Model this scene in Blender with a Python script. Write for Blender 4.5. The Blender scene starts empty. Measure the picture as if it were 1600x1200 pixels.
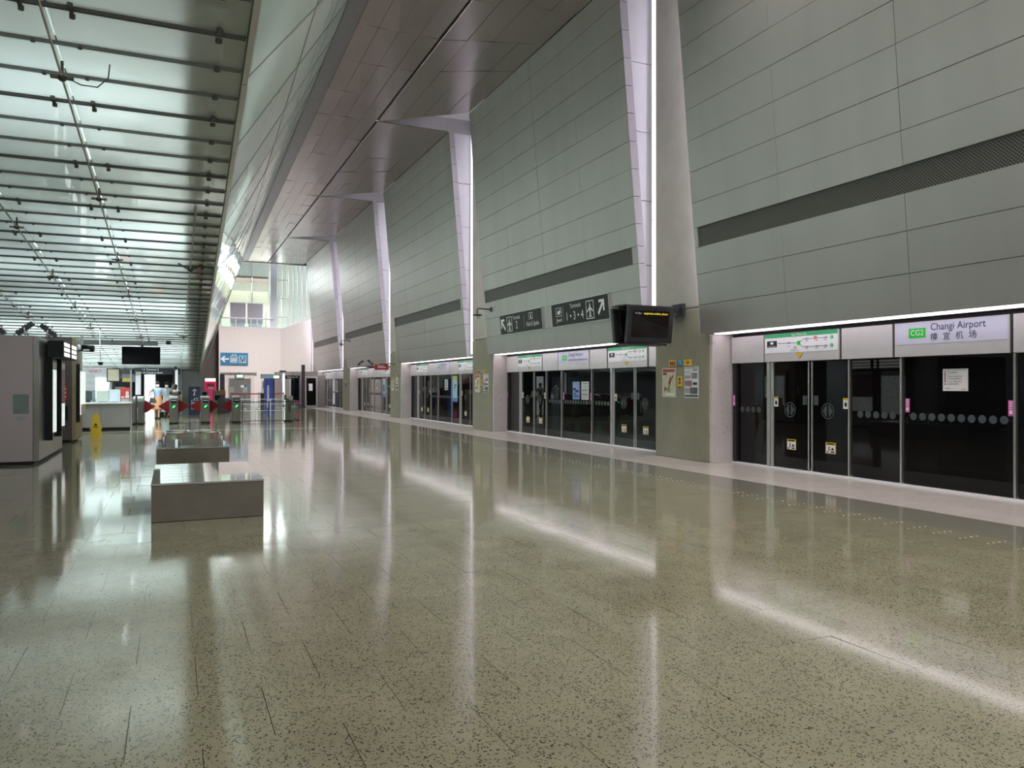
import bpy, bmesh, math, random
from mathutils import Vector, Matrix
random.seed(7)
SC = bpy.context.scene
COL = SC.collection

# ------------------------------------------------------------------ camera
TH = math.atan(530 / 1195.0)
cam_d = bpy.data.cameras.new('camera')
cam_d.sensor_width = 36.0
cam_d.lens = 1195 / 1600 * 36
cam_d.clip_end = 400
cam = bpy.data.objects.new('camera', cam_d)
cam.location = (0, 0, 1.6)
cam.rotation_euler = (math.radians(90.096), 0, -TH)
COL.objects.link(cam)
SC.camera = cam
# ------------------------------------------------------------------ world, lamps, exposure
W = bpy.data.worlds.new('overcast_sky')
SC.world = W
W.use_nodes = True
wn = W.node_tree.nodes
bg = wn['Background']
bg.inputs[0].default_value = (0.93, 0.96, 1.0, 1)
bg.inputs[1].default_value = 1.3
SC.view_settings.view_transform = 'Standard'
SC.view_settings.look = 'None'
SC.view_settings.exposure = 0.0
SC.view_settings.gamma = 1.0
SC.view_settings.use_curve_mapping = False


def area(name, loc, rot, sx, sy, power, col=(1, 1, 1), spread=180):
    l = bpy.data.lights.new(name, 'AREA')
    l.shape = 'RECTANGLE'
    l.size, l.size_y, l.energy, l.color = sx, sy, power, col
    l.spread = math.radians(spread)
    o = bpy.data.objects.new(name, l)
    o.location = loc
    o.rotation_euler = rot
    COL.objects.link(o)
    return o


# added lamps: one brightens the far white wall, one stands in for lobby daylight
area('far_wall_fill', (5.8, 53.5, 10.85), (math.radians(38), 0, 0), 2.5, 3, 560, (1.0, 0.92, 0.90), 85)
area('lobby_daylight', (5.5, 66.5, 10.2), (math.radians(-20), 0, 0), 6, 4, 620, (0.95, 1.0, 0.98))
# lamps added unseen above the frosted glass ceiling to brighten its panes
for (lx, ly, lsx, lsy, lp) in [(-1.2, 9.6, 2.6, 1.6, 95), (-.2, 15.6, 2.2, 1.6, 170), (-2.6, 18.6, 5.0, 1.5, 170), (-1.2, 23.6, 4.5, 1.8, 420), (-3.0, 28.5, 6.0, 2, 900), (-2.5, 35, 6.0, 5.0, 2600), (-3.5, 40, 6.0, 4.0, 1500), (-5.0, 12.5, 3.0, 2.0, 110)]:
    area('pane_backlight', (lx, ly, 5.34 - .067 * ly + 1.5), (0, 0, 0), lsx, lsy, lp, (.86, .96, 1.0))
# lamps added unseen behind the leaning facade to make its panes glow
for ly in (4, 13, 23, 33):
    area('facade_backlight', (-3.0, ly, 9.0), (0, math.radians(-75), 0), 3, 9, 130 if ly < 10 else 230, (1.0, .98, .97), 120)
# fill lamps added out of view over the camera end to light the floor
for lx in (4.6, 8.0):
    for ly in (-5, 0, 5, 10):
        area('floor_fill', (lx, ly, 10.9), (0, 0, 0), 1.2, 1.2, 105, (1.0, .96, .90), 110)
area('counter_fill', (-2.3, 30.0, 3.05), (0, 0, 0), 2.2, .3, 45, (1.0, 1.0, 1.0), 150)  # added lamp, brightens the service counter
area('gate_fill', (0, 38.0, 2.68), (0, 0, 0), 3.0, .4, 70, (1.0, 1.0, 1.0), 160)  # added lamp, brightens the floor around the gates
area('gap_fill', (6.6, 36, 10.975), (0, 0, 0), .07, 44, 900, (1.0, .96, .92), 100)  # added lamp hidden in the soffit's dark gap to light the far floor
# ------------------------------------------------------------------ materials
MATS = {}


def nodes_of(name):
    m = bpy.data.materials.new(name)
    m.use_nodes = True
    n = m.node_tree.nodes
    return m, n, m.node_tree.links, n['Principled BSDF']


def M(name, col, rough=.5, metal=0, var=.08, scale=5.0, emit=0, bump=0, spec=.5, coat=0, streak=None):
    if name in MATS:
        return MATS[name]
    m, n, L, p = nodes_of(name)
    p.inputs['Roughness'].default_value = rough
    p.inputs['Metallic'].default_value = metal
    p.inputs['Specular IOR Level'].default_value = spec
    p.inputs['Coat Weight'].default_value = coat
    p.inputs['Coat Roughness'].default_value = .05
    g = n.new('ShaderNodeNewGeometry')
    t = n.new('ShaderNodeTexNoise')
    t.inputs['Scale'].default_value = scale
    t.inputs['Detail'].default_value = 4
    if streak:
        mp = n.new('ShaderNodeMapping')
        mp.inputs['Scale'].default_value = streak
        L.new(g.outputs['Position'], mp.inputs['Vector'])
        L.new(mp.outputs[0], t.inputs['Vector'])
    else:
        L.new(g.outputs['Position'], t.inputs['Vector'])
    r = n.new('ShaderNodeValToRGB')
    a, b = [max(0, c * (1 - var)) for c in col], [min(1, c * (1 + var)) for c in col]
    r.color_ramp.elements[0].color = (*a, 1)
    r.color_ramp.elements[1].color = (*b, 1)
    r.color_ramp.elements[0].position = .3
    r.color_ramp.elements[1].position = .7
    L.new(t.outputs['Fac'], r.inputs[0])
    L.new(r.outputs[0], p.inputs['Base Color'])
    if emit:
        L.new(r.outputs[0], p.inputs['Emission Color'])
        p.inputs['Emission Strength'].default_value = emit
    if bump:
        bp = n.new('ShaderNodeBump')
        bp.inputs['Strength'].default_value = bump
        bp.inputs['Distance'].default_value = .01
        L.new(t.outputs['Fac'], bp.inputs['Height'])
        L.new(bp.outputs[0], p.inputs['Normal'])
    MATS[name] = m
    return m


def specks(name, base, dark, rough, sc=60, size=.16, mottle=.06, amount=.5, tile=0, spec=.5, bump=0, light=None):
    """terrazzo / fair faced concrete with small dark pits"""
    m, n, L, p = nodes_of(name)
    p.inputs['Roughness'].default_value = rough
    p.inputs['Specular IOR Level'].default_value = spec
    g = n.new('ShaderNodeNewGeometry')
    v = n.new('ShaderNodeTexVoronoi')
    v.inputs['Scale'].default_value = sc
    wob = n.new('ShaderNodeTexNoise')
    wob.inputs['Scale'].default_value = sc * 1.7
    ad = n.new('ShaderNodeVectorMath')
    ad.operation = 'MULTIPLY_ADD'
    L.new(wob.outputs['Color'], ad.inputs[0])
    ad.inputs[1].default_value = (.9 / sc,) * 3
    L.new(g.outputs['Position'], ad.inputs[2])
    L.new(g.outputs['Position'], wob.inputs['Vector'])
    L.new(ad.outputs[0], v.inputs['Vector'])
    # chip present where the cell's random value is high, shape by distance
    sep = n.new('ShaderNodeSeparateColor')
    L.new(v.outputs['Color'], sep.inputs[0])
    th = n.new('ShaderNodeMath'); th.operation = 'GREATER_THAN'; th.inputs[1].default_value = 1 - amount
    L.new(sep.outputs[0], th.inputs[0])
    sz = n.new('ShaderNodeMath'); sz.operation = 'MULTIPLY'; sz.inputs[1].default_value = size * 2
    L.new(sep.outputs[1], sz.inputs[0])
    ls = n.new('ShaderNodeMath'); ls.operation = 'LESS_THAN'
    L.new(v.outputs['Distance'], ls.inputs[0])
    L.new(sz.outputs[0], ls.inputs[1])
    mu = n.new('ShaderNodeMath'); mu.operation = 'MULTIPLY'
    L.new(th.outputs[0], mu.inputs[0]); L.new(ls.outputs[0], mu.inputs[1])
    # mottled ground colour
    t = n.new('ShaderNodeTexNoise'); t.inputs['Scale'].default_value = 2.2; t.inputs['Detail'].default_value = 8
    t.inputs['Roughness'].default_value = .65
    L.new(g.outputs['Position'], t.inputs['Vector'])
    r = n.new('ShaderNodeValToRGB')
    r.color_ramp.elements[0].color = (*[c * (1 - mottle) for c in base], 1)
    r.color_ramp.elements[1].color = (*[min(1, c * (1 + mottle)) for c in base], 1)
    r.color_ramp.elements[0].position = .35; r.color_ramp.elements[1].position = .65
    L.new(t.outputs['Fac'], r.inputs[0])
    col = r.outputs[0]
    if tile:
        # one shade per tile (same running bond as the laid tiles)
        sx = n.new('ShaderNodeSeparateXYZ'); L.new(g.outputs['Position'], sx.inputs[0])
        ry = n.new('ShaderNodeMath'); ry.operation = 'MULTIPLY_ADD'; ry.inputs[1].default_value = 1 / tile; ry.inputs[2].default_value = -TY0 / tile
        L.new(sx.outputs['Y'], ry.inputs[0])
        fy = n.new('ShaderNodeMath'); fy.operation = 'FLOOR'; L.new(ry.outputs[0], fy.inputs[0])
        hf = n.new('ShaderNodeMath'); hf.operation = 'MULTIPLY'; hf.inputs[1].default_value = .5; L.new(fy.outputs[0], hf.inputs[0])
        rx = n.new('ShaderNodeMath'); rx.operation = 'MULTIPLY_ADD'; rx.inputs[1].default_value = 1 / tile; rx.inputs[2].default_value = -TX0 / tile
        L.new(sx.outputs['X'], rx.inputs[0])
        dx = n.new('ShaderNodeMath'); dx.operation = 'SUBTRACT'; L.new(rx.outputs[0], dx.inputs[0]); L.new(hf.outputs[0], dx.inputs[1])
        fx = n.new('ShaderNodeMath'); fx.operation = 'FLOOR'; L.new(dx.outputs[0], fx.inputs[0])
        cb = n.new('ShaderNodeCombineXYZ'); L.new(fx.outputs[0], cb.inputs[0]); L.new(fy.outputs[0], cb.inputs[1])
        wnz = n.new('ShaderNodeTexWhiteNoise'); wnz.noise_dimensions = '2D'; L.new(cb.outputs[0], wnz.inputs['Vector'])
        mr = n.new('ShaderNodeMapRange'); mr.inputs['To Min'].default_value = .97; mr.inputs['To Max'].default_value = 1.03
        L.new(wnz.outputs['Value'], mr.inputs['Value'])
        vm = n.new('ShaderNodeVectorMath'); vm.operation = 'SCALE'
        L.new(col, vm.inputs[0]); L.new(mr.outputs[0], vm.inputs['Scale'])
        col = vm.outputs[0]
        # polish differs a little from place to place
        rr = n.new('ShaderNodeMapRange'); rr.inputs['To Min'].default_value = rough * .75; rr.inputs['To Max'].default_value = rough * 1.3
        L.new(t.outputs['Fac'], rr.inputs['Value']); L.new(rr.outputs[0], p.inputs['Roughness'])
    mx = n.new('ShaderNodeMix'); mx.data_type = 'RGBA'
    L.new(mu.outputs[0], mx.inputs['Factor'])
    L.new(col, mx.inputs['A'])
    mx.inputs['B'].default_value = (*dark, 1)
    L.new(mx.outputs['Result'], p.inputs['Base Color'])
    if bump:
        bp = n.new('ShaderNodeBump'); bp.inputs['Strength'].default_value = bump; bp.inputs['Distance'].default_value = .004
        bp.invert = True
        L.new(mu.outputs[0], bp.inputs['Height']); L.new(bp.outputs[0], p.inputs['Normal'])
    MATS[name] = m
    return m


def frosted(name, col, trans, rough, ior=1.5, glossy_col=(1, 1, 1)):
    """etched translucent glass with a shiny face"""
    m = bpy.data.materials.new(name); m.use_nodes = True
    n, L = m.node_tree.nodes, m.node_tree.links
    n.remove(n['Principled BSDF'])
    out = n['Material Output']
    g = n.new('ShaderNodeNewGeometry'); t = n.new('ShaderNodeTexNoise'); t.inputs['Scale'].default_value = .9
    L.new(g.outputs['Position'], t.inputs['Vector'])
    r = n.new('ShaderNodeValToRGB')
    r.color_ramp.elements[0].color = (*[c * .93 for c in col], 1); r.color_ramp.elements[1].color = (*[min(1, c * 1.05) for c in col], 1)
    L.new(t.outputs['Fac'], r.inputs[0])
    d = n.new('ShaderNodeBsdfDiffuse'); L.new(r.outputs[0], d.inputs[0])
    tr = n.new('ShaderNodeBsdfTranslucent'); L.new(r.outputs[0], tr.inputs[0])
    m1 = n.new('ShaderNodeMixShader'); m1.inputs[0].default_value = trans
    L.new(d.outputs[0], m1.inputs[1]); L.new(tr.outputs[0], m1.inputs[2])
    gl = n.new('ShaderNodeBsdfGlossy'); gl.inputs['Roughness'].default_value = rough; gl.inputs[0].default_value = (*glossy_col, 1)
    f = n.new('ShaderNodeFresnel'); f.inputs[0].default_value = ior
    m2 = n.new('ShaderNodeMixShader')
    bf = n.new('ShaderNodeMath'); bf.operation = 'MULTIPLY_ADD'; bf.inputs[1].default_value = -1; bf.inputs[2].default_value = 1
    L.new(g.outputs['Backfacing'], bf.inputs[0])
    fm = n.new('ShaderNodeMath'); fm.operation = 'MULTIPLY'
    L.new(f.outputs[0], fm.inputs[0]); L.new(bf.outputs[0], fm.inputs[1])
    L.new(fm.outputs[0], m2.inputs[0]); L.new(m1.outputs[0], m2.inputs[1]); L.new(gl.outputs[0], m2.inputs[2])
    L.new(m2.outputs[0], out.inputs[0])
    MATS[name] = m
    return m


def clear(name, tint=(.9, .96, .95), ior=1.45):
    m = bpy.data.materials.new(name); m.use_nodes = True
    n, L = m.node_tree.nodes, m.node_tree.links
    n.remove(n['Principled BSDF'])
    t = n.new('ShaderNodeBsdfTransparent'); t.inputs[0].default_value = (*tint, 1)
    gl = n.new('ShaderNodeBsdfGlossy'); gl.inputs['Roughness'].default_value = .02
    f = n.new('ShaderNodeFresnel'); f.inputs[0].default_value = ior
    mx = n.new('ShaderNodeMixShader')
    g = n.new('ShaderNodeNewGeometry')
    bf = n.new('ShaderNodeMath'); bf.operation = 'MULTIPLY_ADD'; bf.inputs[1].default_value = -1; bf.inputs[2].default_value = 1
    L.new(g.outputs['Backfacing'], bf.inputs[0])
    fm = n.new('ShaderNodeMath'); fm.operation = 'MULTIPLY'
    L.new(f.outputs[0], fm.inputs[0]); L.new(bf.outputs[0], fm.inputs[1])
    L.new(fm.outputs[0], mx.inputs[0]); L.new(t.outputs[0], mx.inputs[1]); L.new(gl.outputs[0], mx.inputs[2])
    L.new(mx.outputs[0], n['Material Output'].inputs[0])
    MATS[name] = m
    return m


TILE, TX0, TY0 = .62, -.5, 4.26
m_floor = specks('floor_terrazzo', (.262, .242, .163), (.028, .028, .025), .085, sc=100, size=.31, mottle=.10, amount=.5, tile=TILE, spec=.75)
m_grout = M('dark_grout', (.05, .05, .045), .8)
m_apron = specks('apron_stone', (.50, .44, .42), (.2, .18, .17), .22, sc=70, size=.2, amount=.25)
m_strip = specks('strip_stone', (.20, .185, .155), (.05, .05, .045), .12, sc=90, size=.25, amount=.3)
m_steel = M('brushed_steel', (.55, .54, .53), .32, 1.0, .06, 3)
m_alu = M('anodised_aluminium', (.60, .58, .57), .35, .9, .04)
m_studs = M('steel_stud', (.36, .36, .34), .45, 1.0)
m_clad = M('cladding_metal', (.485, .465, .465), .42, .75, .04, 1.2, streak=(1, 1.6, .12))
m_claddk = M('cladding_backing', (.10, .10, .10), .8)
m_vent = None
m_white = M('white_lacquer_panel', (.72, .70, .74), .35, 0, .02)
m_retn = M('return_panel_grey', (.50, .47, .50), .45, .3, .03)
m_conc = specks('olive_concrete', (.275, .26, .20), (.07, .07, .05), .6, sc=9, size=.075, mottle=.07, amount=.25, bump=.4)
m_concup = specks('lamplit_concrete', (.42, .395, .36), (.15, .14, .12), .6, sc=14, size=.06, mottle=.07, amount=.25, bump=.4)  # upper shaft colour lightened to carry the slot lamps' glow
m_diff = M('slot_diffuser', (.95, .92, 1.0), .5, emit=1.15, var=.01)
m_hdr = M('header_silver', (.70, .66, .69), .35, .35, .03)
m_terr = specks('pier_terrazzo', (.60, .545, .54), (.24, .22, .21), .5, sc=20, size=.14, mottle=.05, amount=.5, bump=.5)
m_bench = specks('bench_concrete', (.15, .128, .092), (.03, .03, .025), .35, sc=26, size=.12, mottle=.12, amount=.3, bump=.4)
m_btop = specks('bench_top_polish', (.36, .35, .31), (.12, .12, .1), .03, sc=60, size=.2, amount=.35, spec=1.0)
m_soff = M('soffit_metal', (.36, .315, .305), .26, .85, .07, .6)
m_sofs = M('soffit_edge_grey', (.26, .26, .28), .4, .6, .05)
m_black = M('black_paint', (.010, .010, .011), .45, spec=.2)
m_glassb = M('black_glass', (.004, .004, .005), .015, 0, .02, spec=.36)
m_dot = M('frosted_dot', (.065, .075, .085), .5)
m_dkmetal = M('dark_metal', (.045, .045, .05), .35, .5)
m_lamp = M('lamp_tube', (1.0, .93, .98), .5, emit=2.6, var=.01)
m_slot = M('slot_lamp', (.90, .84, 1.0), .5, emit=45.0, var=.01)
m_glassc = frosted('frosted_ceiling_glass', (.78, .82, .80), .62, .03)
m_glassf = frosted('facade_glass', (.72, .78, .73), .65, .03, ior=2.0)
m_gask = M('gasket_rubber', (.085, .085, .078), .6)
m_seal = M('seal_grey', (.16, .165, .155), .6)
m_wall = M('white_plaster', (.80, .75, .74), .6, 0, .02)
m_clear = clear('clear_glass')
m_day = M('glowing_curtain', (.93, .95, 1.0), .5, emit=.75, var=.05)  # white curtains; the bright daylight on them is put in as emission
m_tv = M('tv_black', (.005, .005, .006), .5, spec=.03)
m_green = M('sign_green', (.03, .42, .16), .4)
m_sgreen = M('badge_green', (.02, .55, .05), .4)
m_navy = M('sign_navy_ink', (.035, .06, .12), .5)
m_lav = M('sign_lavender', (.62, .62, .78), .35, 0, .03)
m_signw = M('sign_white', (.85, .84, .9), .4, 0, .02)
m_sdark = M('sign_charcoal', (.016, .021, .024), .45, spec=.3)
m_wink = M('white_ink', (.85, .85, .85), .5, 0, .02)
m_yel = M('sign_yellow', (.75, .48, .02), .45)
m_pink = M('sticker_pink', (.75, .10, .45), .5)
m_red = M('signal_red', (.45, .02, .02), .45)
m_blue = M('sign_blue', (.03, .22, .42), .45)


# ------------------------------------------------------------------ builders
class B:
    def __init__(s):
        s.v, s.f, s.sm = [], [], []

    def add(s, vs, fs, smooth=False):
        o = len(s.v)
        s.v += [tuple(p) for p in vs]
        for f in fs:
            s.f.append([i + o for i in f]); s.sm.append(smooth)
        return s

    def hexa(s, p):  # 4 bottom + 4 top
        return s.add(p, [(0, 1, 2, 3), (7, 6, 5, 4), (0, 4, 5, 1), (1, 5, 6, 2), (2, 6, 7, 3), (3, 7, 4, 0)])

    def box(s, x0, x1, y0, y1, z0, z1):
        return s.hexa([(x0, y0, z0), (x1, y0, z0), (x1, y1, z0), (x0, y1, z0), (x0, y0, z1), (x1, y0, z1), (x1, y1, z1), (x0, y1, z1)])

    def quad(s, *p):
        return s.add(p, [tuple(range(len(p)))])

    def prism(s, pts, off):
        n = len(pts); off = Vector(off)
        q = [Vector(p) for p in pts]
        r = [p + off for p in q]
        return s.add(q + r, [tuple(range(n)), tuple(range(2 * n - 1, n - 1, -1))] + [(i, (i + 1) % n, n + (i + 1) % n, n + i) for i in range(n)])

    def cyl(s, a, b, r, n=10, r2=None):
        a, b = Vector(a), Vector(b); r2 = r if r2 is None else r2
        d = (b - a).normalized()
        u = d.orthogonal().normalized(); w = d.cross(u)
        vs = []
        for (c, rr) in ((a, r), (b, r2)):
            for i in range(n):
                t = 2 * math.pi * i / n
                vs.append(c + u * math.cos(t) * rr + w * math.sin(t) * rr)
        o = len(s.v)
        s.add(vs, [(i, (i + 1) % n, n + (i + 1) % n, n + i) for i in range(n)], True)
        s.f.append([o + i for i in range(n - 1, -1, -1)]); s.sm.append(False)
        s.f.append([o + n + i for i in range(n)]); s.sm.append(False)
        return s

    def tube(s, pts, r, n=8):
        pts = [Vector(p) for p in pts]
        for a, b in zip(pts, pts[1:]):
            s.cyl(a, b, r, n)
        for p in pts[1:-1]:
            s.ball(p, r, 6, 5)
        return s

    def ball(s, c, r, n=12, m=8, sx=1, sy=1, sz=1):
        vs, fs = [], []
        for j in range(m + 1):
            ph = math.pi * j / m
            for i in range(n):
                t = 2 * math.pi * i / n
                vs.append((c[0] + sx * r * math.sin(ph) * math.cos(t), c[1] + sy * r * math.sin(ph) * math.sin(t), c[2] + sz * r * math.cos(ph)))
        for j in range(m):
            for i in range(n):
                fs.append((j * n + i, j * n + (i + 1) % n, (j + 1) * n + (i + 1) % n, (j + 1) * n + i))
        return s.add(vs, fs, True)

    def lathe(s, c, prof, n=16):
        vs, fs = [], []
        for (r, z) in prof:
            for i in range(n):
                t = 2 * math.pi * i / n
                vs.append((c[0] + r * math.cos(t), c[1] + r * math.sin(t), c[2] + z))
        for j in range(len(prof) - 1):
            for i in range(n):
                fs.append((j * n + i, j * n + (i + 1) % n, (j + 1) * n + (i + 1) % n, (j + 1) * n + i))
        k = (len(prof) - 1) * n
        fs.append(tuple(range(n - 1, -1, -1))); fs.append(tuple(k + i for i in range(n)))
        return s.add(vs, fs, True)

    def ob(s, name, mat, parent=None, bevel=0, **props):
        base = BASE.get(parent.name, Vector((0, 0, 0))) if parent else Vector((0, 0, 0))
        bm = bmesh.new()
        vs = [bm.verts.new(Vector(p) - base) for p in s.v]
        for f, sm in zip(s.f, s.sm):
            try:
                fc = bm.faces.new([vs[i] for i in f]); fc.smooth = sm
            except ValueError:
                pass
        bmesh.ops.remove_doubles(bm, verts=bm.verts, dist=1e-5)
        bmesh.ops.recalc_face_normals(bm, faces=bm.faces)
        if bevel:
            bmesh.ops.bevel(bm, geom=[e for e in bm.edges if len(e.link_faces) == 2 and e.calc_face_angle(0) > .5], offset=bevel, segments=2, affect='EDGES', profile=.5)
        me = bpy.data.meshes.new(name)
        bm.to_mesh(me); bm.free()
        me.materials.append(mat)
        return link(name, me, parent, base, props)


BASE = {}
PROTO = {}


def link(name, data, parent, base, props):
    o = bpy.data.objects.new(name, data)
    COL.objects.link(o)
    if parent is not None:
        o.parent = parent
    BASE[o.name] = Vector(base)
    for k, v in props.items():
        o[k] = v
    return o


def thing(name, label, cat, loc=(0, 0, 0), group=None):
    o = bpy.data.objects.new(name, None)
    o.empty_display_size = .1
    COL.objects.link(o)
    o.location = loc
    BASE[o.name] = Vector(loc)
    o['label'] = label; o['category'] = cat
    if group:
        o['group'] = group
    return o


def struct(name, label=None, cat=None, loc=(0, 0, 0)):
    o = bpy.data.objects.new(name, None)
    COL.objects.link(o); o.location = loc; BASE[o.name] = Vector(loc)
    o['kind'] = 'structure'
    if label: o['label'] = label
    if cat: o['category'] = cat
    return o


def tag(o, label, cat, group=None):
    o['label'] = label; o['category'] = cat
    if group: o['group'] = group
    return o


def smat(o, label, cat):
    o['kind'] = 'structure'; o['label'] = label; o['category'] = cat
    return o


def dup(root, loc, label=None, group=None, skip=()):
    r = root.copy(); COL.objects.link(r); r.location = loc; BASE[r.name] = Vector(loc)
    if label: r['label'] = label
    if group: r['group'] = group
    for ch in list(root.children):
        if ch.name.split('.')[0] in skip: continue
        c = ch.copy(); COL.objects.link(c); c.parent = r
        BASE[c.name] = Vector(loc)
        for g in list(ch.children):
            d = g.copy(); COL.objects.link(d); d.parent = c
            BASE[d.name] = Vector(loc)
    return r


def text(s, size, org, xd, yd, mat, parent, align='LEFT', name='lettering', wx=1.0):
    c = bpy.data.curves.new(name, 'FONT')
    c.body = s; c.size = size; c.align_x = align; c.align_y = 'CENTER'; c.resolution_u = 3
    c.materials.append(mat)
    o = bpy.data.objects.new(name, c)
    COL.objects.link(o)
    base = BASE[parent.name]
    xd, yd = Vector(xd).normalized(), Vector(yd).normalized()
    nd = xd.cross(yd)
    mt = Matrix((xd * wx, yd, nd)).transposed().to_4x4()
    mt.translation = Vector(org) - base
    o.parent = parent
    o.matrix_local = mt
    BASE[o.name] = base
    return o


UP = (0, 0, 1)
RW = (0, -1, 0)     # reading direction on the right hand wall
FR = (1, 0, 0)      # reading direction on faces turned to the camera


def rwbox(b, X, y0, y1, z0, z1, th=.004):
    return b.box(X - th, X, y0, y1, z0, z1)

# ================================================================== STRUCTURE
# ------------------------------------------------------------------ floor
floor = struct('floor')
B().box(-12, 10.62, -9, 66, -.25, -.006).ob('screed', m_grout, floor)
FX1 = 7.46
tiles = []
rows = range(int((-9 - TY0) / TILE), int((66 - TY0) / TILE) + 1)
S_, C_ = math.sin(TH), math.cos(TH)
for i in rows:
    y0 = TY0 + i * TILE
    j0 = math.floor((-12 - TX0) / TILE - .5 * i)
    j = j0
    while True:
        x0 = TX0 + .5 * i * TILE + j * TILE
        j += 1
        if x0 > FX1: break
        x1 = min(x0 + TILE, FX1); x0 = max(x0, -12)
        if x1 - x0 < .05: continue
        xc, yc = (x0 + x1) / 2, y0 + TILE / 2
        d = xc * S_ + yc * C_; l = xc * C_ - yc * S_
        vis = d > 2.6 and abs(l) < .70 * d + .5
        tiles.append((d if vis else 1e3 + abs(yc), x0, x1, y0, y0 + TILE))
tiles.sort()
rest = B()
GAP, GAY = .0018, .0003
TM = {}
for n, (d, x0, x1, y0, y1) in enumerate(tiles):
    if n < 280:
        key = round(x1 - x0, 3)
        if key not in TM:
            o = B().box(x0 + GAP, x1 - GAP, y0 + GAY, y1 - GAY, -.02, 0).ob('tile', m_floor, floor)
            o.data.transform(Matrix.Translation((-x0, -y0, 0)))
            o.location = (x0, y0, 0)
            TM[key] = o
        else:
            o = TM[key].copy(); COL.objects.link(o); o.parent = floor; o.location = (x0, y0, 0)
            o.rotation_euler = (random.uniform(-.0019, .0019), random.uniform(-.0015, .0015), 0)
    else:
        ta, tb = random.uniform(-.0004, .0004), random.uniform(-.0004, .0004)
        rest.quad((x0 + GAP, y0 + GAY, -ta - tb), (x1 - GAP, y0 + GAY, ta - tb), (x1 - GAP, y1 - GAY, ta + tb), (x0 + GAP, y1 - GAY, tb - ta))
rest.ob('tile', m_floor, floor, kind='stuff')
# stone strips along the platform edge
for n in range(26):
    y0, y1 = -7 + n * 2.4, -7 + (n + 1) * 2.4
    if y0 > 58: break
    B().box(FX1 + .003, 7.86, y0 + .002, y1 - .002, -.02, 0).ob('tactile_slab', m_floor, floor)
    B().box(7.863, 8.78, y0 + .002, y1 - .002, -.02, 0).ob('strip_slab', m_strip, floor)
    B().box(8.783, 10.62, y0 + .002, y1 - .002, -.02, .001).ob('apron_slab', m_apron, floor)
stud0 = None
extra = B()
for n in range(92):
    y = 3.6 + n * .303
    for k in range(4):
        x = 7.53 + k * .088
        if n < 70:
            if stud0 is None:
                stud0 = B().lathe((0, 0, 0), [(.016, 0), (.016, .003), (.009, .006)], 10).ob('stud', m_studs, floor)
                stud0.location = (x, y, 0)
            else:
                o = stud0.copy(); COL.objects.link(o); o.parent = floor; o.location = (x, y, 0)
        else:
            extra.lathe((x, y, 0), [(.016, 0), (.016, .003), (.009, .006)], 8)
extra.ob('stud', m_studs, floor, kind='stuff')
B().box(-4.5, 7.4, 29.27, 29.33, -.005, .003).ob('expansion_strip', m_alu, floor)

# ------------------------------------------------------------------ right hand wall, bay by bay
YL = [12.65 + 11.7 * k for k in range(5)]
ZR = [2.66, 3.255, 3.88, 4.43, 4.83, 5.34, 5.97, 6.60, 7.23, 7.87, 8.50, 9.13, 9.76, 10.40, 10.94]
SOFZ = 10.95


def cx(z):
    return 10.0 - .085 * (z - 2.66)


def perforated():
    m, n, L, p = nodes_of('perforated_grille')
    p.inputs['Metallic'].default_value = .5; p.inputs['Roughness'].default_value = .5
    g = n.new('ShaderNodeNewGeometry')
    mp = n.new('ShaderNodeMapping'); mp.inputs['Scale'].default_value = (0, 28, 28); mp.inputs['Rotation'].default_value = (.785, 0, 0)
    L.new(g.outputs['Position'], mp.inputs[0])
    v = n.new('ShaderNodeTexVoronoi'); v.inputs['Scale'].default_value = 1; v.inputs['Randomness'].default_value = 0
    L.new(mp.outputs[0], v.inputs['Vector'])
    r = n.new('ShaderNodeValToRGB')
    r.color_ramp.elements[0].color = (.02, .02, .02, 1); r.color_ramp.elements[1].color = (.17, .165, .155, 1)
    r.color_ramp.elements[0].position = .28; r.color_ramp.elements[1].position = .42
    L.new(v.outputs['Distance'], r.inputs[0]); L.new(r.outputs[0], p.inputs['Base Color'])
    return m


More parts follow.
